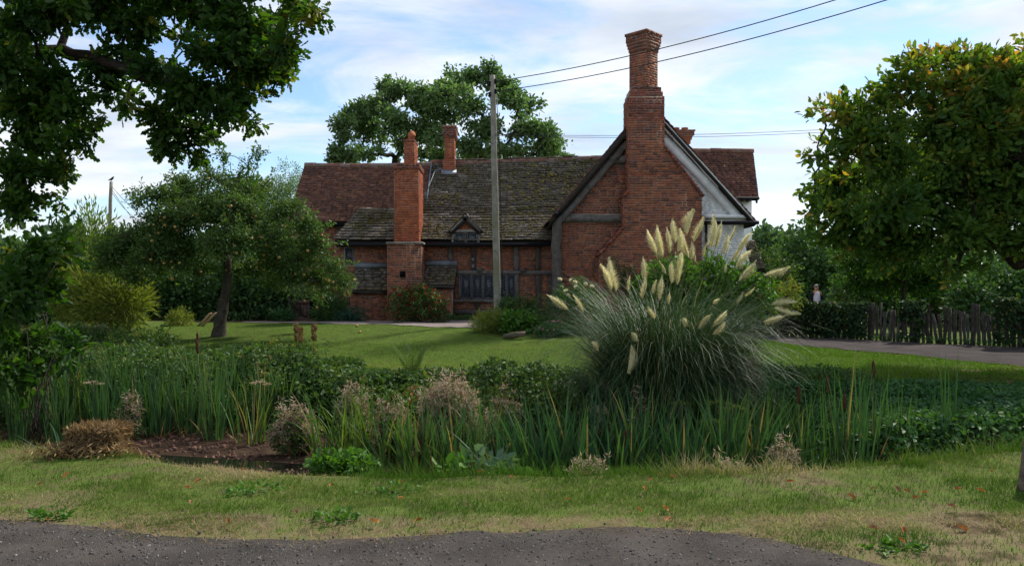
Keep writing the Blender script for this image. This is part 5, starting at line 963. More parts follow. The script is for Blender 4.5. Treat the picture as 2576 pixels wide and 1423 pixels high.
clump('iris_clump', 'iris tuft with orange tips at the lawn edge behind the brambles', 'iris', None, PX(1260, 12.4), 12.4, 34, .62, .2, .025, .72, .28, .5, dry=.12)
clump('iris_clump', 'iris tuft with orange tips between brambles and pampas grass', 'iris', None, PX(1335, 12.4), 12.4, 34, .6, .2, .025, .6, .28, .5, dry=.3)
# willowherb gone to fluff
def willowherb(label, xs, y0, y1, Y, n, group=None, fl=1.0):
    x0, x1 = PX(xs[0], Y), PX(xs[1], Y); zt, zb = PZ(y0, Y), PZ(y1, Y); xc = (x0 + x1) / 2; g = float(gz(xc, Y)); root = thing('willowherb', label, 'willowherb', (xc, Y, g), group)
    K = MB(); L = MB(); Fm = MB(); R_ = MB(); r = (x1 - x0) / 2
    for i in range(n):
        u = rng.uniform(-1, 1); px = xc + u * r; py = Y + rng.uniform(-.5, .5) * r; top = np.array([px + rng.normal(0, .04), py, zt - (zt - zb) * (.45 * abs(u) ** 1.5 + rng.uniform(-.05, .55))]); b = np.array([xc + u * r * .5, py, g])
        s = limb(b, top, 8, .06); K.tube(s, np.linspace(.006, .002, 8), 4, cap=False); t = rng.uniform(.15, .9, 44); c = np.stack([np.interp(t, np.linspace(0, 1, 8), s[:, j]) for j in range(3)], 1)
        c += rng.normal(0, .055, c.shape); scatter(L, LEAF_N, c, .10, None, .3, .5, rng.random(44) * .8)
        q = int(12 * fl); t = np.repeat(rng.uniform(.45, 1.0, q), 4); q *= 4; c = np.stack([np.interp(t, np.linspace(0, 1, 8), s[:, j]) for j in range(3)], 1) + np.repeat(runit(q // 4) * rng.uniform(.02, .13, (q // 4, 1)), 4, 0) + rng.normal(0, .018, (q, 3))
        for rep in range(2): scatter(Fm, LEAF_N, c, .062, None, -.2, .2, np.clip(rng.normal(.5, .3, q), 0, 1))
        if rng.random() < .4: t = rng.uniform(.3, .8, 10); c = np.stack([np.interp(t, np.linspace(0, 1, 8), s[:, j]) for j in range(3)], 1) + rng.normal(0, .03, (10, 3)); scatter(R_, LEAF_N, c, .09, None, .5, .3)
    K.build('stalks', MT['rust'], root); tag(L.build('leaves', MT['bramble'], root), kind='stuff'); tag(Fm.build('seed_fluff', MT['fluff'], root), kind='stuff')
    if R_.n: tag(R_.build('rusty_leaves', MT['rust'], root), kind='stuff')
willowherb('largest fluffy seeding willowherb with pale pink brown heads', (1035, 1215), 935, 1120, 9.6, 56, fl=1.7)
willowherb('fluffy willowherb spires standing before the bramble thicket', (855, 935), 955, 1060, 10.0, 16)
willowherb('short dense fluffy willowherb beside the largest one', (945, 1020), 1000, 1100, 9.4, 16)
willowherb('fluffy willowherb leaning over the yellow irises by the mud', (680, 800), 1005, 1110, 9.9, 22)
willowherb('thin fluffy willowherb among the reeds', (305, 350), 950, 1050, 10.6, 9)
willowherb('rusty seeding willowherb at the right foot of the pampas grass', (1860, 1930), 850, 1010, 10.4, 16, fl=.7)
willowherb('small fluffy willowherb at the left foot of the pampas grass', (1480, 1530), 985, 1080, 9.6, 8, fl=.7)
willowherb('rusty willowherb tuft in the middle of the flag irises', (1585, 1640), 975, 1080, 9.5, 8, fl=.7)
willowherb('dry willowherb at the left edge of the cattails', (1935, 1995), 1085, 1190, 7.9, 12)
willowherb('dry brown willowherb on the lip before the flag irises', (1445, 1520), 1150, 1205, 7.3, 12)
willowherb('small dry willowherb on the lip right of the flag irises', (1815, 1865), 1160, 1215, 7.2, 9)
willowherb('thin pale willowherb on the bank right of the iris tuft', (1225, 1300), 930, 1090, 10.6, 10, fl=.6)
bush('bramble_sprout', 'bright green leafy sprout at the ditch lip', 'plant', [gb(830, 1140, 1210, 90, 7.5), gb(900, 1145, 1205, 100, 7.5), gb(870, 1132, 1200, 80, 7.6)], 260, LEAF_B, .062, MT['lush'], per=5, cs=.05, stems=5)
bush('comfrey_plant', 'large grey green leaves at the ditch lip beside the irises', 'plant', [gb(1200, 1135, 1210, 80, 7.3), gb(1265, 1150, 1210, 80, 7.2)], 60, LEAF_B, .10, MT['greygreen'], per=2, cs=.05, stems=5)
for (x, y) in ((1160, 1190), (1120, 1195), (1290, 1200)): bush('dock_plant', 'small broad leaved dock at the ditch lip', 'plant', [gb(x, y - 28, y + 10, 40, 7.1)], 14, LEAF_M, .12, MT['lush'], 'docks on the ditch lip', per=2, cs=.03, stems=2)
bush('tansy', 'yellow flowered tansy on top of the ivy mound', 'plant', [gb(650, 862, 930, 90, 13.2), gb(720, 858, 930, 110, 13.2), gb(770, 875, 930, 70, 13.0)], 420, LEAF_N, .08, MT['bramble'], per=8, cs=.09, flowers=[(40, .022, MT['yellow'], 'flower')])
def spike(x0, y0, y1, Y, label):
    g = float(gz(PX(x0, Y), Y)); root = thing('acanthus_spike', label, 'seed spike', (PX(x0, Y), Y, g)); k = MB(); b = np.array([PX(x0, Y), Y, g]); t = P(x0, y0, Y); k.tube([b, t], [.012, .006], 6); k.build('stalk', MT['rust'], root)
    n = 160; u = rng.uniform(.0, 1, n); zb = PZ(y1, Y); a = rng.uniform(0, 6.28, n); c = np.stack([t[0] + .018 * np.cos(a), Y + .018 * np.sin(a), zb + (t[2] - zb) * u], 1); k = MB(); scatter(k, LEAF_B, c, .042, np.stack([np.cos(a), np.sin(a), a * 0 + .8], 1), 0, .2); k.build('seed_heads', MT['straw'], root)
spike(746, 815, 862, 13.3, 'taller brown dried flower spike above the tansy'); spike(757, 824, 864, 13.4, 'short brown dried flower spike between two taller ones'); spike(790, 814, 858, 13.2, 'brown dried flower spike standing apart at the right of the tansy')
def fern():
    x, Y = PX(1035, 12.2), 12.2; g = float(gz(x, Y)); root = thing('fern', 'olive green fern rising from the bramble thicket', 'fern', (x, Y, g))
    for i in range(9):
        a = rng.uniform(0, 6.28); L = rng.uniform(.8, 1.05); t = np.linspace(0, 1, 22); p = np.stack([x + np.cos(a) * .3 * t ** 1.5, Y + np.sin(a) * .3 * t ** 1.5, g + L * (t - .2 * t ** 3)], 1); d = np.gradient(p, axis=0); d /= np.linalg.norm(d, axis=1)[:, None]; s = np.cross(d, [math.cos(a), math.sin(a), .3]); k = MB(); k.tube(p, np.linspace(.004, .001, 22), 4)
        for sg in (1, -1): n = 18; R = rotm(s[4:] * sg + d[4:] * .5, np.tile([-math.cos(a), -math.sin(a), .5], (n, 1))); k.batch(LEAF_N[0], LEAF_N[1], p[4:], R, .13 * np.sin(np.linspace(.7, 3.0, n)), np.full(n, .75))
        k.build('frond', MT['bramble'], root)
fern()
def umbel(x, y, Y, label, m):
    b = np.array([PX(x, Y), Y, float(gz(PX(x, Y), Y))]); t = P(x, y, Y); root = thing('umbel_plant', label, 'umbel', b, 'flat topped umbels in the ditch'); k = MB(); k.tube(limb(b, t, 5, .04), .005, 5); k.build('stalk', MT['stem'], root)
    for (ox, oz) in ((0, 0), (.09, -.03), (-.09, -.02)):
        k = MB(); n = 46; a = rng.uniform(0, 6.28, n); r = .06 * np.sqrt(rng.random(n)); c = t + np.stack([ox + r * np.cos(a), r * np.sin(a), oz + .01 - r * .2], 1); scatter(k, LEAF_B, c, .022, None, -.5, 1.5); k.build('flower_head', m, root)
for (x, y, Y) in ((1810, 1008, 9.3), (1850, 1022, 9.2), (1790, 1055, 9.0), (1715, 1010, 9.4)): umbel(x, y, Y, 'flat topped yellowish umbel among the irises', MT['yellowgreen'])
for (x, y, Y) in ((655, 960, 10.6), (235, 960, 10.8)): umbel(x, y, Y, 'brown dried umbel above the reeds', MT['fluff'])

# ------------------------------------------------------------------ pampas grass
PLUMES = [(770,180,815,350),(835,150,865,365),(885,165,905,340),(925,105,940,270),(965,175,960,330),(1070,40,1035,220),(1130,95,1080,265),(1210,80,1180,310),(1250,120,1225,310),(1290,200,1260,345),(1360,165,1300,250),(1455,190,1370,335),(1010,210,1030,370),(1050,255,1055,385),(1000,310,970,550),(1450,310,1350,440),(1375,270,1315,395),(1480,380,1370,520),(730,360,725,520),(920,390,915,540),(850,380,880,480),(850,485,850,650),(745,500,735,640),(500,365,545,590),(440,415,515,590),(628,485,638,590),(805,515,800,610),(903,600,903,675),(90,620,240,705),(260,615,335,730),(765,690,800,780),(660,860,690,925),(385,935,440,985),(640,1140,640,945),(1010,765,1000,830),(1185,740,1100,840),(1290,720,1190,820),(1285,800,1190,870),(1410,605,1350,670),(1480,570,1410,630),(1710,415,1545,490),(1760,650,1590,690),(1745,735,1605,705),(1680,755,1530,785),(1785,750,1665,752),(1145,265,1135,360),(1075,310,1075,400),(1225,630,1205,680),(830,310,835,380),(1290,400,1275,470)]
def pampas():
    Y0 = 10.7; x0 = PX(1670, Y0); g = float(gz(x0, Y0)) - .03; root = thing('pampas_grass', 'huge pampas grass with arching leaves and many creamy plumes', 'pampas grass', (x0, Y0, g))
    k = MB()
    for q in range(400):
        n = int(rng.uniform(10, 24)); a = rng.uniform(0, 6.28); r = math.sqrt(rng.random()); bx, by = x0 + r * math.cos(a) * .62, Y0 + r * math.sin(a) * .55; az = np.full(n, a) + rng.normal(0, .5, n) if r > .35 else rng.uniform(0, 6.28, n)
        base = np.stack([bx + rng.normal(0, .05, n), by + rng.normal(0, .05, n), np.full(n, g)], 1); sk = rng.random() < .15 + .4 * r
        L = rng.uniform(1.1, 1.9, n) if sk else rng.uniform(1.7, 2.75, n); bend = rng.uniform(1.8, 3.0, n) if sk else rng.uniform(1.0, 2.9, n); v = np.clip(rng.normal(.45, .14) + rng.normal(0, .17, n), 0, .93); v[rng.random(n) < .05] = 1
        k.blades(base, L, az, np.abs(rng.normal(.02 + .13 * r, .07, n)), bend, rng.uniform(.011, .019, n), 8, v, tw=rng.uniform(-.6, .6, n), bp=rng.uniform(1.6, 2.6))
    tag(k.build('leaves', MT['pampas'], root), kind='stuff')
    variants = []
    for q in range(5):
        k = MB(); n = 1000; t = rng.random(n) ** .85; side = rng.uniform(0, 6.28, n); wdt = (.30 if q != 4 else .16) * np.sin(np.clip(t * 1.0 + .12, 0, 1) ** .8 * math.pi) ** .7 * .42
        p = np.stack([.03 * np.sin(t * 3 + q), .02 * np.cos(t * 2 + q), t * .92], 1); d = np.stack([np.cos(side), np.sin(side), 0 * side], 1); L = .13 + wdt * rng.uniform(.3, 1.9, n); S = 3
        rows = []; hs_ = rng.uniform(.35, 1.5, n); sd = np.stack([-np.sin(side), np.cos(side), 0 * side], 1)
        for s_ in range(S + 1):
            f = s_ / S; pos = p + d * (wdt * hs_ * f)[:, None] * .5 + np.array([0, 0, 1.]) * (L * f * (1 - .25 * f))[:, None] + np.array([1, 0, -.3]) * (.05 * f * f)
            w_ = .0065 * (1 - f * .85)
            rows += [pos - sd * w_ / 2, pos + sd * w_ / 2] if s_ < S else [pos]
        K = 2 * S + 1; V = np.stack(rows, 1).reshape(-1, 3); off = (np.arange(n) * K)[:, None]
        k.add(V, [off + np.array([0, 1, 3, 2]), off + np.array([2, 3, 5, 4]), off + np.array([4, 5, 6])], np.repeat(np.clip(.3 + .5 * t + rng.normal(0, .2, n), 0, 1), K)); variants.append(k.mesh('plume', MT['plume']))
    for i, (tx, ty, bx, by) in enumerate(PLUMES):
        X = lambda z: 1341.6 + .3771 * z; Yz = lambda z: 509.8 + .3771 * z; yy = Y0 + rng.uniform(-.8, .7); 
        if ty > 480 and 350 < tx < 1300: yy = Y0 - rng.uniform(1.15, 1.35)
        t = P(X(tx), Yz(ty), yy); b = P(X(bx), Yz(by), yy + rng.uniform(-.06, .06)); ax = t - b; L = np.linalg.norm(ax); ax /= L; sd = np.cross(ax, runit(1)[0]); sd /= np.linalg.norm(sd); up = np.cross(ax, sd)
        W = float(np.clip(L * 2.5, .62, 1.05)); t = t + ax * L * .12 if False else t; L *= 1.08
        o = obj('plume', variants[4 if (L < .24 and by < 700) else i % 4], root); o.matrix_basis = Matrix(((sd[0] * W, up[0] * W, ax[0] * L * .95, b[0]), (sd[1] * W, up[1] * W, ax[1] * L * .95, b[1]), (sd[2] * W, up[2] * W, ax[2] * L * .95, b[2]), (0, 0, 0, 1)))
        s0 = np.array([x0 + (b[0] - x0) * .25, Y0 + (yy - Y0) * .4, g]); mid = (s0 + b) / 2 + np.array([-(b[0] - x0) * .12, 0, .18 * abs(b[0] - x0)]); 
        if ty > by: mid = np.array([s0[0], yy, b[2] + .9])
        u = np.linspace(0, 1, 12)[:, None]; cv = (1 - u) ** 2 * s0 + 2 * u * (1 - u) * mid + u ** 2 * (b + ax * L * .5 * (1 if ty < by else 0)); k = MB(); k.tube(cv, np.linspace(.007, .003, 12), 5); k.build('stalk', MT['stem'], root)
pampas()

# ------------------------------------------------------------------ paling fence with ivy
def fence():
    line = np.array([(6.2, 23.3), (7.2, 22.5), (8.9, 20.6), (11.3, 18.0), (14.2, 15.0)]); s = np.concatenate([[0], np.cumsum(np.linalg.norm(np.diff(line, axis=0), axis=1))]); root = thing('paling_fence', 'weathered split pale fence running along the lane', 'fence', (8.9, 20.6, .2))
    q = lambda t: np.array([np.interp(t, s, line[:, 0]), np.interp(t, s, line[:, 1])]); t = 0
    while t < s[-1]:
        p = q(t); d = q(t + .05) - p; d /= np.linalg.norm(d); g = float(gz(*p)); h = rng.uniform(.68, .98); w = rng.uniform(.05, .11)
        beam('pale', (p[0], p[1], g - .05), (p[0] + rng.normal(0, .045), p[1], g + h), w, .03, N=(d[1], -d[0], 0), parent=root, m=MT['pale'], seg=5, rough=.02); t += w + rng.uniform(.008, .05)
    for hh in (.28, .72):
        for i in range(len(line) - 1):
            a, b = line[i] + (.04, .03), line[i + 1] + (.04, .03); beam('rail', (a[0], a[1], gz(*a) + hh), (b[0], b[1], gz(*b) + hh), .07, .04, N=(.7, -.7, 0), parent=root, m=MT['pale'])
    for (lab, segs) in (('dark ivy heaped thickly over the fence below the walking man', [(1.0, 4.1, .5, .90)]), ('dark ivy clump hanging on the middle of the fence', [(4.9, 5.5, .35, .98)]), ('dark ivy draped over the right end of the fence', [(7.0, 10.5, .38, 1.02)])):
        k = MB()
        for (a, b, dep, h) in segs:
            n = int(5200 * (b - a) / 2); tt = rng.uniform(a, b, n); c = np.stack([q(x) for x in tt]); z = rng.random(n) ** .7; bul = dep * np.sin(np.clip(z, 0, 1) * 2.6) * (.5 + vnoise(tt, z * 2, 2, 2)) * rng.uniform(-.6, .6, n)
            keep = vnoise(tt, z * 1.5, 2.2, 3) > (.30 if a < 2 else .46) - .25 * z
            pos = np.stack([c[:, 0] - bul * .65, c[:, 1] - bul * .7 - .03, gz(c[:, 0], c[:, 1]) + z * h + .12 * vnoise(tt, z, 4, 2)], 1)[keep]; scatter(k, LEAF_B, pos, .085, None, .4, .3)
        o = tag(k.build('ivy', MT['ivy']), lab, 'ivy')
fence()
mass('fence_foot_weeds', 'low green weeds along the foot of the fence', 'weeds', (6.2, 14), (15, 23.5), lambda X, Y: .16 * vnoise(X, Y, 2, 2) + .05, 30000, LEAF_S, .06, MT['nettle'], keep=lambda X, Y: np.abs(Y - np.interp(X, [6.2, 7.2, 8.9, 11.3, 14.2], [23.3, 22.5, 20.6, 18, 15]) + .12) < .22)

# ------------------------------------------------------------------ poles and wires
def pole(label, xb, yb_, xt, yt, Y, r):
    b, t = P(xb, yb_, Y), P(xt, yt, Y); b[2] = float(gz(b[0], b[1])) - .1; root = thing('utility_pole', label, 'utility pole', b); k = MB(); s = np.linspace(0, 1, 14)[:, None]; k.tube(b + (t - b) * s + rng.normal(0, .004, (14, 3)) * (1, 1, 0), np.linspace(r, r * .72, 14), 16); k.build('post', MT['pole'], root, smooth=True); return root, t
pr, pt = pole('grey wooden utility pole in front of the farmhouse', 1252.5, 790, 1239, 190, 20.6, .098)
PY = 20.6
for (dz, dx) in ((-.16, .075), (-.42, .075), (-.22, -.075), (-.5, -.075)):
    k = MB(); c = pt + np.array([dx, -.03, dz]); k.tube([c + (0, 0, -.06), c + (0, 0, -.03), c + (0, 0, 0), c + (0, 0, .03), c + (0, 0, .06)], [.028, .045, .03, .045, .028], 8); k.build('insulator', MT['black'], pr)
k = MB(); k.tube([pt + (.10, -.03, -.5), P(1253, 345, PY) + (.03, -.03, 0), P(1258, 600, PY) + (.03, -.05, 0), P(1263, 785, PY) + (.03, -.05, 0)], .011, 6); k.build('cable_conduit', MT['wire'], pr)
def wire(label, p, q, sag, r=.011):
    t = np.linspace(0, 1, 24)[:, None]; c = np.array(p) * (1 - t) + np.array(q) * t; c[:, 2] -= 4 * sag * (t * (1 - t))[:, 0]; k = MB(); k.tube(c, r, 5); tag(k.build('overhead_wire', MT['wire']), label, 'wire')
wire('upper black overhead wire running from the pole top past the gable chimney', pt + (.09, -.03, -.16), P(2500, -130, 13), .25); wire('lower black overhead wire running from the pole past the gable chimney', pt + (.09, -.03, -.42), P(2500, -85, 13), .25)
wire('thin wire slanting from the pole down to the front chimney', pt + (-.08, -.03, -.3), P(992, 440, 23.15), .12, .007)
wire('thin horizontal wire above the wing roof, the upper of two', P(1246, 338, PY - .1), P(2600, 285, 20.0), .22, .006); wire('thin horizontal wire above the wing roof, the lower of two', P(1246, 341, PY - .1), P(2600, 291, 20.0), .24, .006)
fp, ft = pole('distant wooden pole with a bird on top beyond the hedge', 268, 640, 280, 457, 42, .115)
for i, (x, y) in enumerate(((470, 640), (400, 620), (360, 560))): wire('slack thin wire from the distant pole, %s' % ('lowest of three', 'middle of three', 'topmost of three')[i], ft + (.1, -.1, -.3 - .15 * i), P(x, y, 38), .2, .012)
def bird():
    k = MB(); c = ft + np.array([0, 0, .12]); k.tube([c + (-.16, 0, -.06), c + (-.08, 0, -.02), c + (0, 0, 0), c + (.07, 0, .06), c + (.10, 0, .11), c + (.13, 0, .12), c + (.17, 0, .11)], [.012, .035, .062, .055, .036, .034, .004], 9); k.tube([c + (0, .02, -.05), c + (0, .02, -.13)], .007, 5); k.tube([c + (0, -.02, -.05), c + (0, -.02, -.13)], .007, 5); tag(k.build('bird', MT['black'], smooth=True), 'small dark bird perched on the distant pole', 'bird')
bird()

# ------------------------------------------------------------------ small things: straw block, stump, plough, log, fallen leaves
def straw_block():
    Y = 7.5; x0, x1 = PX(172, Y), PX(282, Y); zb = float(gz((x0 + x1) / 2, Y)); zb = min(zb, -.02); zt = PZ(1080, Y); root = thing('straw_block', 'small crumbling block of straw and dead leaves at the ditch lip', 'straw block', ((x0 + x1) / 2, Y, zb))
    k = MB(); k.box(x0 + .02, x1 - .02, Y + .02, Y + .34, zb - .1, zt - .03); k.build('core', MT['clod'], root); n = 5200; f = rng.integers(0, 3, n); X = rng.uniform(x0, x1, n); Yy = rng.uniform(Y, Y + .36, n); Z = rng.uniform(zb, zt, n); Yy = np.where(f == 0, Y + rng.uniform(-.02, .02, n), Yy); Z = np.where(f == 1, zt + rng.uniform(-.03, .01, n), Z); X = np.where(f == 2, np.where(rng.random(n) < .5, x0, x1), X)
    k = MB(); scatter(k, LEAF_N, np.stack([X, Yy, Z], 1), .07, None, .2, .3); tag(k.build('dead_leaves', MT['straw'], root), kind='stuff')
    n = 900; X = rng.normal((x0 + x1) / 2, .26, n); Yy = Y + rng.normal(-.02, .1, n); k = MB(); scatter(k, LEAF_N, np.stack([X, Yy, gz(X, Yy) + .03 + .10 * rng.random(n) ** 3], 1), .08, None, .2, .9); tag(k.build('spilled_straw', MT['straw'], root), kind='stuff')
    n = 1500; b = np.stack([rng.uniform(x0, x1, n), rng.uniform(Y, Y + .34, n), np.full(n, zt - .02) - .05 * rng.random(n)], 1); k = MB(); k.blades(b, rng.uniform(.04, .14, n), rng.uniform(0, 6.28, n), rng.uniform(.2, 1.3, n), rng.uniform(.2, 1.4, n), .003, 3, rng.random(n)); tag(k.build('straw', MT['straw'], root), kind='stuff')
straw_block()
def stump():
    Y = 6.2; x = PX(2608, Y); g = float(gz(x, Y)); k = MB(); k.tube([(x, Y, g - .1), (x, Y, g + .05), (x, Y, g + .2), (x + .01, Y, g + .36), (x + .02, Y, g + .42)], [.16, .13, .11, .105, .07], 12); tag(k.build('mossy_stump', MT['log'], smooth=True), 'low mossy stump post on the verge at the right edge', 'stump')
stump()
def plough():
    Y = 20.3; g = float(gz(PX(515, Y), Y)); root = thing('wooden_plough', 'old plough with two pale wooden handles beside the apple tree', 'plough', (PX(500, Y), Y, g))
    for (a, b) in (((497, 822), (531, 787)), ((504, 824), (545, 786))): k = MB(); p, q = P(*a, Y), P(*b, Y); k.tube([p, (p + q) / 2, q - (.03, 0, .02), q + (.02, 0, -.01)], [.03, .032, .03, .02], 8); k.build('handle', MT['handle'], root, smooth=True)
    k = MB(); k.tube([P(503, 824, Y), P(470, 826, Y), P(430, 822, Y), P(405, 818, Y)], [.03, .035, .03, .03], 8); k.build('beam', MT['black'], root); k = MB(); k.tube([P(480, 826, Y), P(474, 836, Y)], [.05, .02], 6); k.build('ploughshare', MT['black'], root)
plough()
def old_log():
    Y = 17.5; k = MB(); p = [P(205, 850, Y), P(222, 838, Y), P(238, 836, Y), P(258, 830, Y), P(272, 838, Y)]; k.tube(p, np.array([.10, .16, .13, .16, .09]), 9); k.tube([P(212, 846, Y - .1), P(216, 812, Y - .1)], [.07, .03], 7); tag(k.build('gnarled_log', MT['log'], smooth=False), 'gnarled grey tree stump lying in the bed by the bright shrub', 'stump')
old_log()
bush('garden_weeds', 'weedy greenery round the gnarled stump', 'plants', [gb(260, 830, 880, 140, 17.2, .6), gb(380, 840, 880, 140, 16.6, .5), gb(180, 820, 880, 120, 17, .6)], 700, LEAF_S, .07, MT['bramble'], per=8, cs=.12)
LF = leafmesh((LEAF_OAK[0] * [1, 1, 2.2], LEAF_OAK[1]), MT['fallen'], 'fallen_leaf')
for i in range(44):
    if i < 12: x, y = [(2270, 1250), (2250, 1240), (2270, 1340), (2405, 1335), (2180, 1340), (2250, 1365), (2000, 1225), (2420, 1240), (740, 1293), (480, 1282), (1000, 1265), (2130, 1255)][i]; Y = EYE * F / (y - HY); X = PX(x, Y)
    else: X = rng.uniform(-4, 5); Y = rng.uniform(5.0, 6.9)
    o = obj('fallen_leaf', LF); o.location = (X, Y, float(gz(X, Y)) + .045); o.scale = (random.uniform(.05, .085),) * 3; o.rotation_euler = (random.uniform(-.5, .5), random.uniform(-.5, .5), random.uniform(0, 6.28)); tag(o, 'curled brown oak leaf fallen on the verge grass', 'leaf', 'fallen leaves on the verge')

# ------------------------------------------------------------------ the walking man behind the fence
def skin(name, verts, edges, radii, m, parent=None, sub=2):
    me = bpy.data.meshes.new(name); me.from_pydata(verts, edges, []); me.materials.append(m); o = obj(name, me, parent)
    md = o.modifiers.new('skin', 'SKIN'); md.use_smooth_shade = True; me.skin_vertices[0].data[0].use_root = True
    for i, r in enumerate(radii): me.skin_vertices[0].data[i].radius = r if isinstance(r, tuple) else (r, r)
    s = o.modifiers.new('sub', 'SUBSURF'); s.levels = sub; s.render_levels = sub; return o
def man():
    Y = 33.0; X = PX(2054, Y); g = float(gz(X, Y)); zt = PZ(716.5, Y); H = zt - g; s = H / 1.74
    root = thing('person', 'grey haired walking man in lilac shirt and dark cardigan behind the ivied fence', 'person', (X, Y, g)); f = lambda x, y, z: (X + x * s, Y + y * s, g + z * s)
    V = [f(0, 0, .95), f(0, 0, 1.1), f(0, .01, 1.28), f(0, .02, 1.42), f(-.01, .0, 1.50), f(-.02, -.02, 1.58), f(-.03, -.03, 1.66), f(-.1, .02, 1.40), f(-.2, .03, 1.36), f(-.24, .06, 1.1), f(-.22, -.02, .88), f(-.22, -.05, .79), f(.1, .02, 1.40), f(.2, .03, 1.36), f(.27, .1, 1.1), f(.28, .04, .88), f(.28, .02, .79),
         f(-.1, -.02, .86), f(-.11, -.16, .5), f(-.11, -.12, .09), f(-.12, -.26, .04), f(.1, .02, .86), f(.11, .06, .5), f(.11, .22, .1), f(.11, .1, .04)]
    E = [(0, 1), (1, 2), (2, 3), (3, 4), (4, 5), (5, 6), (3, 7), (7, 8), (8, 9), (9, 10), (10, 11), (3, 12), (12, 13), (13, 14), (14, 15), (15, 16), (0, 17), (17, 18), (18, 19), (19, 20), (0, 21), (21, 22), (22, 23), (23, 24)]
    R = [.12, .115, .115, .07, .05, .078, .082, .045, .045, .040, .03, .035, .045, .045, .040, .03, .035, .08, .055, .04, .035, .08, .055, .04, .035]; skin('body', V, E, [r * s for r in R], MT['skin'], root)
    skin('shirt', [f(0, -.02, .93), f(-.01, -.03, 1.12), f(-.01, -.03, 1.3), f(-.01, -.01, 1.43), f(-.015, -.01, 1.49)], [(0, 1), (1, 2), (2, 3), (3, 4)], [(.165 * s, .155 * s), (.165 * s, .155 * s), (.16 * s, .15 * s), (.11 * s, .09 * s), (.062 * s, .062 * s)], MT['shirt'], root)
    for sg, sh in ((-1, .0), (1, .02)):
        skin('cardigan', [f(sg * .13 + sh, .05, .88), f(sg * .135 + sh, .05, 1.1), f(sg * .14 + sh, .05, 1.3), f(sg * .10, .04, 1.42), f(sg * .19, .03, 1.37), f(sg * .26, .09, 1.1), f(sg * .25, .0, .88)], [(0, 1), (1, 2), (2, 3), (3, 4), (4, 5), (5, 6)], [(.12 * s, .17 * s), (.12 * s, .17 * s), (.115 * s, .155 * s), .07 * s, .075 * s, .062 * s, .05 * s], MT['cardigan'], root)
        k = MB(); k.tube([f(sg * .10, .02, 1.49), f(sg * .12, -.09, 1.44), f(sg * .14, -.13, 1.36), f(sg * .15, -.13, 1.30)], .014 * s, 6); k.build('bag_strap', MT['strap'], root)
    skin('trousers', [f(0, 0, .95), f(-.1, -.02, .86), f(-.11, -.16, .5), f(-.11, -.12, .12), f(.1, .02, .86), f(.11, .06, .5), f(.11, .21, .13)], [(0, 1), (1, 2), (2, 3), (0, 4), (4, 5), (5, 6)], [.15 * s, .1 * s, .07 * s, .06 * s, .1 * s, .07 * s, .06 * s], MT['trousers'], root)
    k = MB(); th = np.linspace(.0, 1.45, 7); ph = np.arange(12) / 12 * 6.283; c = np.array(f(-.02, -.015, 1.635)); q = np.stack([np.sin(th)[:, None] * np.cos(ph) * .088, np.sin(th)[:, None] * np.sin(ph) * .1 + .02 * (th[:, None] > .5), np.cos(th)[:, None] * .105 + 0 * ph], -1) * s
    q[..., 2] += np.where((q[..., 1] < -.02 * s) & (q[..., 2] < .085 * s), .055 * s, 0); i = np.arange(6)[:, None] * 12; j = np.arange(12)[None]; k.add((q + c).reshape(-1, 3), [np.stack([i + j, i + 12 + j, i + 12 + (j + 1) % 12, i + (j + 1) % 12], -1).reshape(-1, 4)]); k.build('hair', MT['hair'], root, smooth=True)
    k = MB(); k.tube([f(-.04, -.11, 1.645), f(-.042, -.135, 1.615), f(-.04, -.115, 1.605)], [.008 * s, .016 * s, .012 * s], 6); k.build('nose', MT['skin'], root)
    for sg in (-1, 1): k = MB(); k.tube([f(-.035 + sg * .032, -.112, 1.645), f(-.035 + sg * .032, -.118, 1.645)], [.013 * s, .008 * s], 6); k.build('eye', MT['cardigan'], root); k = MB(); k.tube([f(-.025 + sg * .085, -.01, 1.66), f(-.025 + sg * .092, 0, 1.62)], [.018 * s, .013 * s], 6); k.build('ear', MT['skin'], root)
    k = MB(); k.tube([f(-.07, -.108, 1.578), f(-.035, -.118, 1.574), f(0, -.108, 1.578)], .006 * s, 5); k.build('mouth', MT['strap'], root)
man()

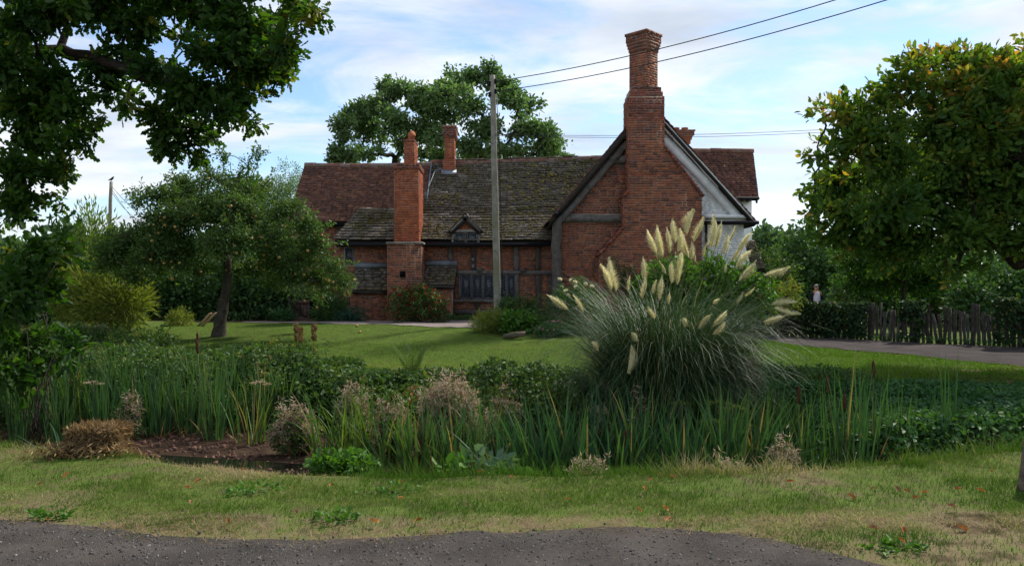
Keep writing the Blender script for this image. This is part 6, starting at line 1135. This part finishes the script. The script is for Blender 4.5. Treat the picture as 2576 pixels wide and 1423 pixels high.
# straw litter lying flat in the dry patches and along the track edge
def litter():
    n = 60000; X = rng.uniform(-5.6, 5.6, n); Y = rng.uniform(4.0, 7.9, n); q = vdry(X, Y, n); e = sm(.5, .0, np.abs(Y - TRK(X) - .05)); ok = (rng.random(n) < np.clip(sm(.5, .95, q) + e * .55, 0, 1)) & (Y > TRK(X) - .12) & (Y < VEDGE(X)); X, Y = X[ok], Y[ok]; n = len(X)
    k = MB(); k.blades(np.stack([X, Y, gz(X, Y) + .012 + .012 * rng.random(n)], 1), rng.uniform(.03, .09, n), rng.uniform(0, 6.28, n), rng.uniform(1.25, 1.6, n), rng.uniform(-.1, .2, n), .0045, 1, rng.random(n)); tag(k.build('straw_litter', MT['straw'],), 'dry straw litter on the bare patches of the verge', 'straw', kind='stuff')
litter()

# upright weed stems standing out of the bank growth
def spires():
    K = MB(); L = MB(); n = 230; X = np.concatenate([rng.uniform(-7.5, -2.9, 190), rng.uniform(.2, 3.6, 40)]); Y = rng.uniform(11.2, 12.7, n)
    for i in range(n):
        g = float(gz(X[i], Y[i])); h = rng.uniform(.3, .7) * (1 if X[i] < -2.2 else .75); b = np.array([X[i], Y[i], g]); s = limb(b, b + np.array([rng.normal(0, .08), rng.normal(0, .08), h]), 5, .05); K.tube(s, np.linspace(.006, .002, 5), 4, cap=False)
        m = 34; t = rng.uniform(.15, 1, m); c = np.stack([np.interp(t, np.linspace(0, 1, 5), s[:, j]) for j in range(3)], 1); a = rng.uniform(0, 6.28, m); scatter(L, LEAF_N if i % 3 else LEAF_M, c, .10 if i % 3 else .07, np.stack([np.cos(a), np.sin(a), a * 0 + .2], 1) * 1.5, .25, .8, np.clip(rng.normal(.55, .2) + rng.normal(0, .1, m), 0, .95))
    tag(K.build('weed_stalks', MT['stem']), 'thin upright stalks of weeds on the bank', 'weeds', kind='stuff'); tag(L.build('weed_spires', MT['bramble']), 'upright leafy weed spires rising from the bank', 'weeds', kind='stuff')
spires()

for i, (x, y, r) in enumerate(((130, 1305, 60), (640, 1236, 70), (985, 1228, 80), (2250, 1385, 70), (840, 1310, 60))):
    Yw = EYE * F / (y - HY); X = PX(x, Yw); g = float(gz(X, Yw)); w = r / F * Yw
    bush('verge_weed', 'low spreading patch of green weeds in the verge turf', 'weed', [(X, Yw, g + .015, w, w * .6, .03)], 60, LEAF_M, .04, MT['lush'], 'weeds in the verge turf', per=4, cs=.03, stems=2)
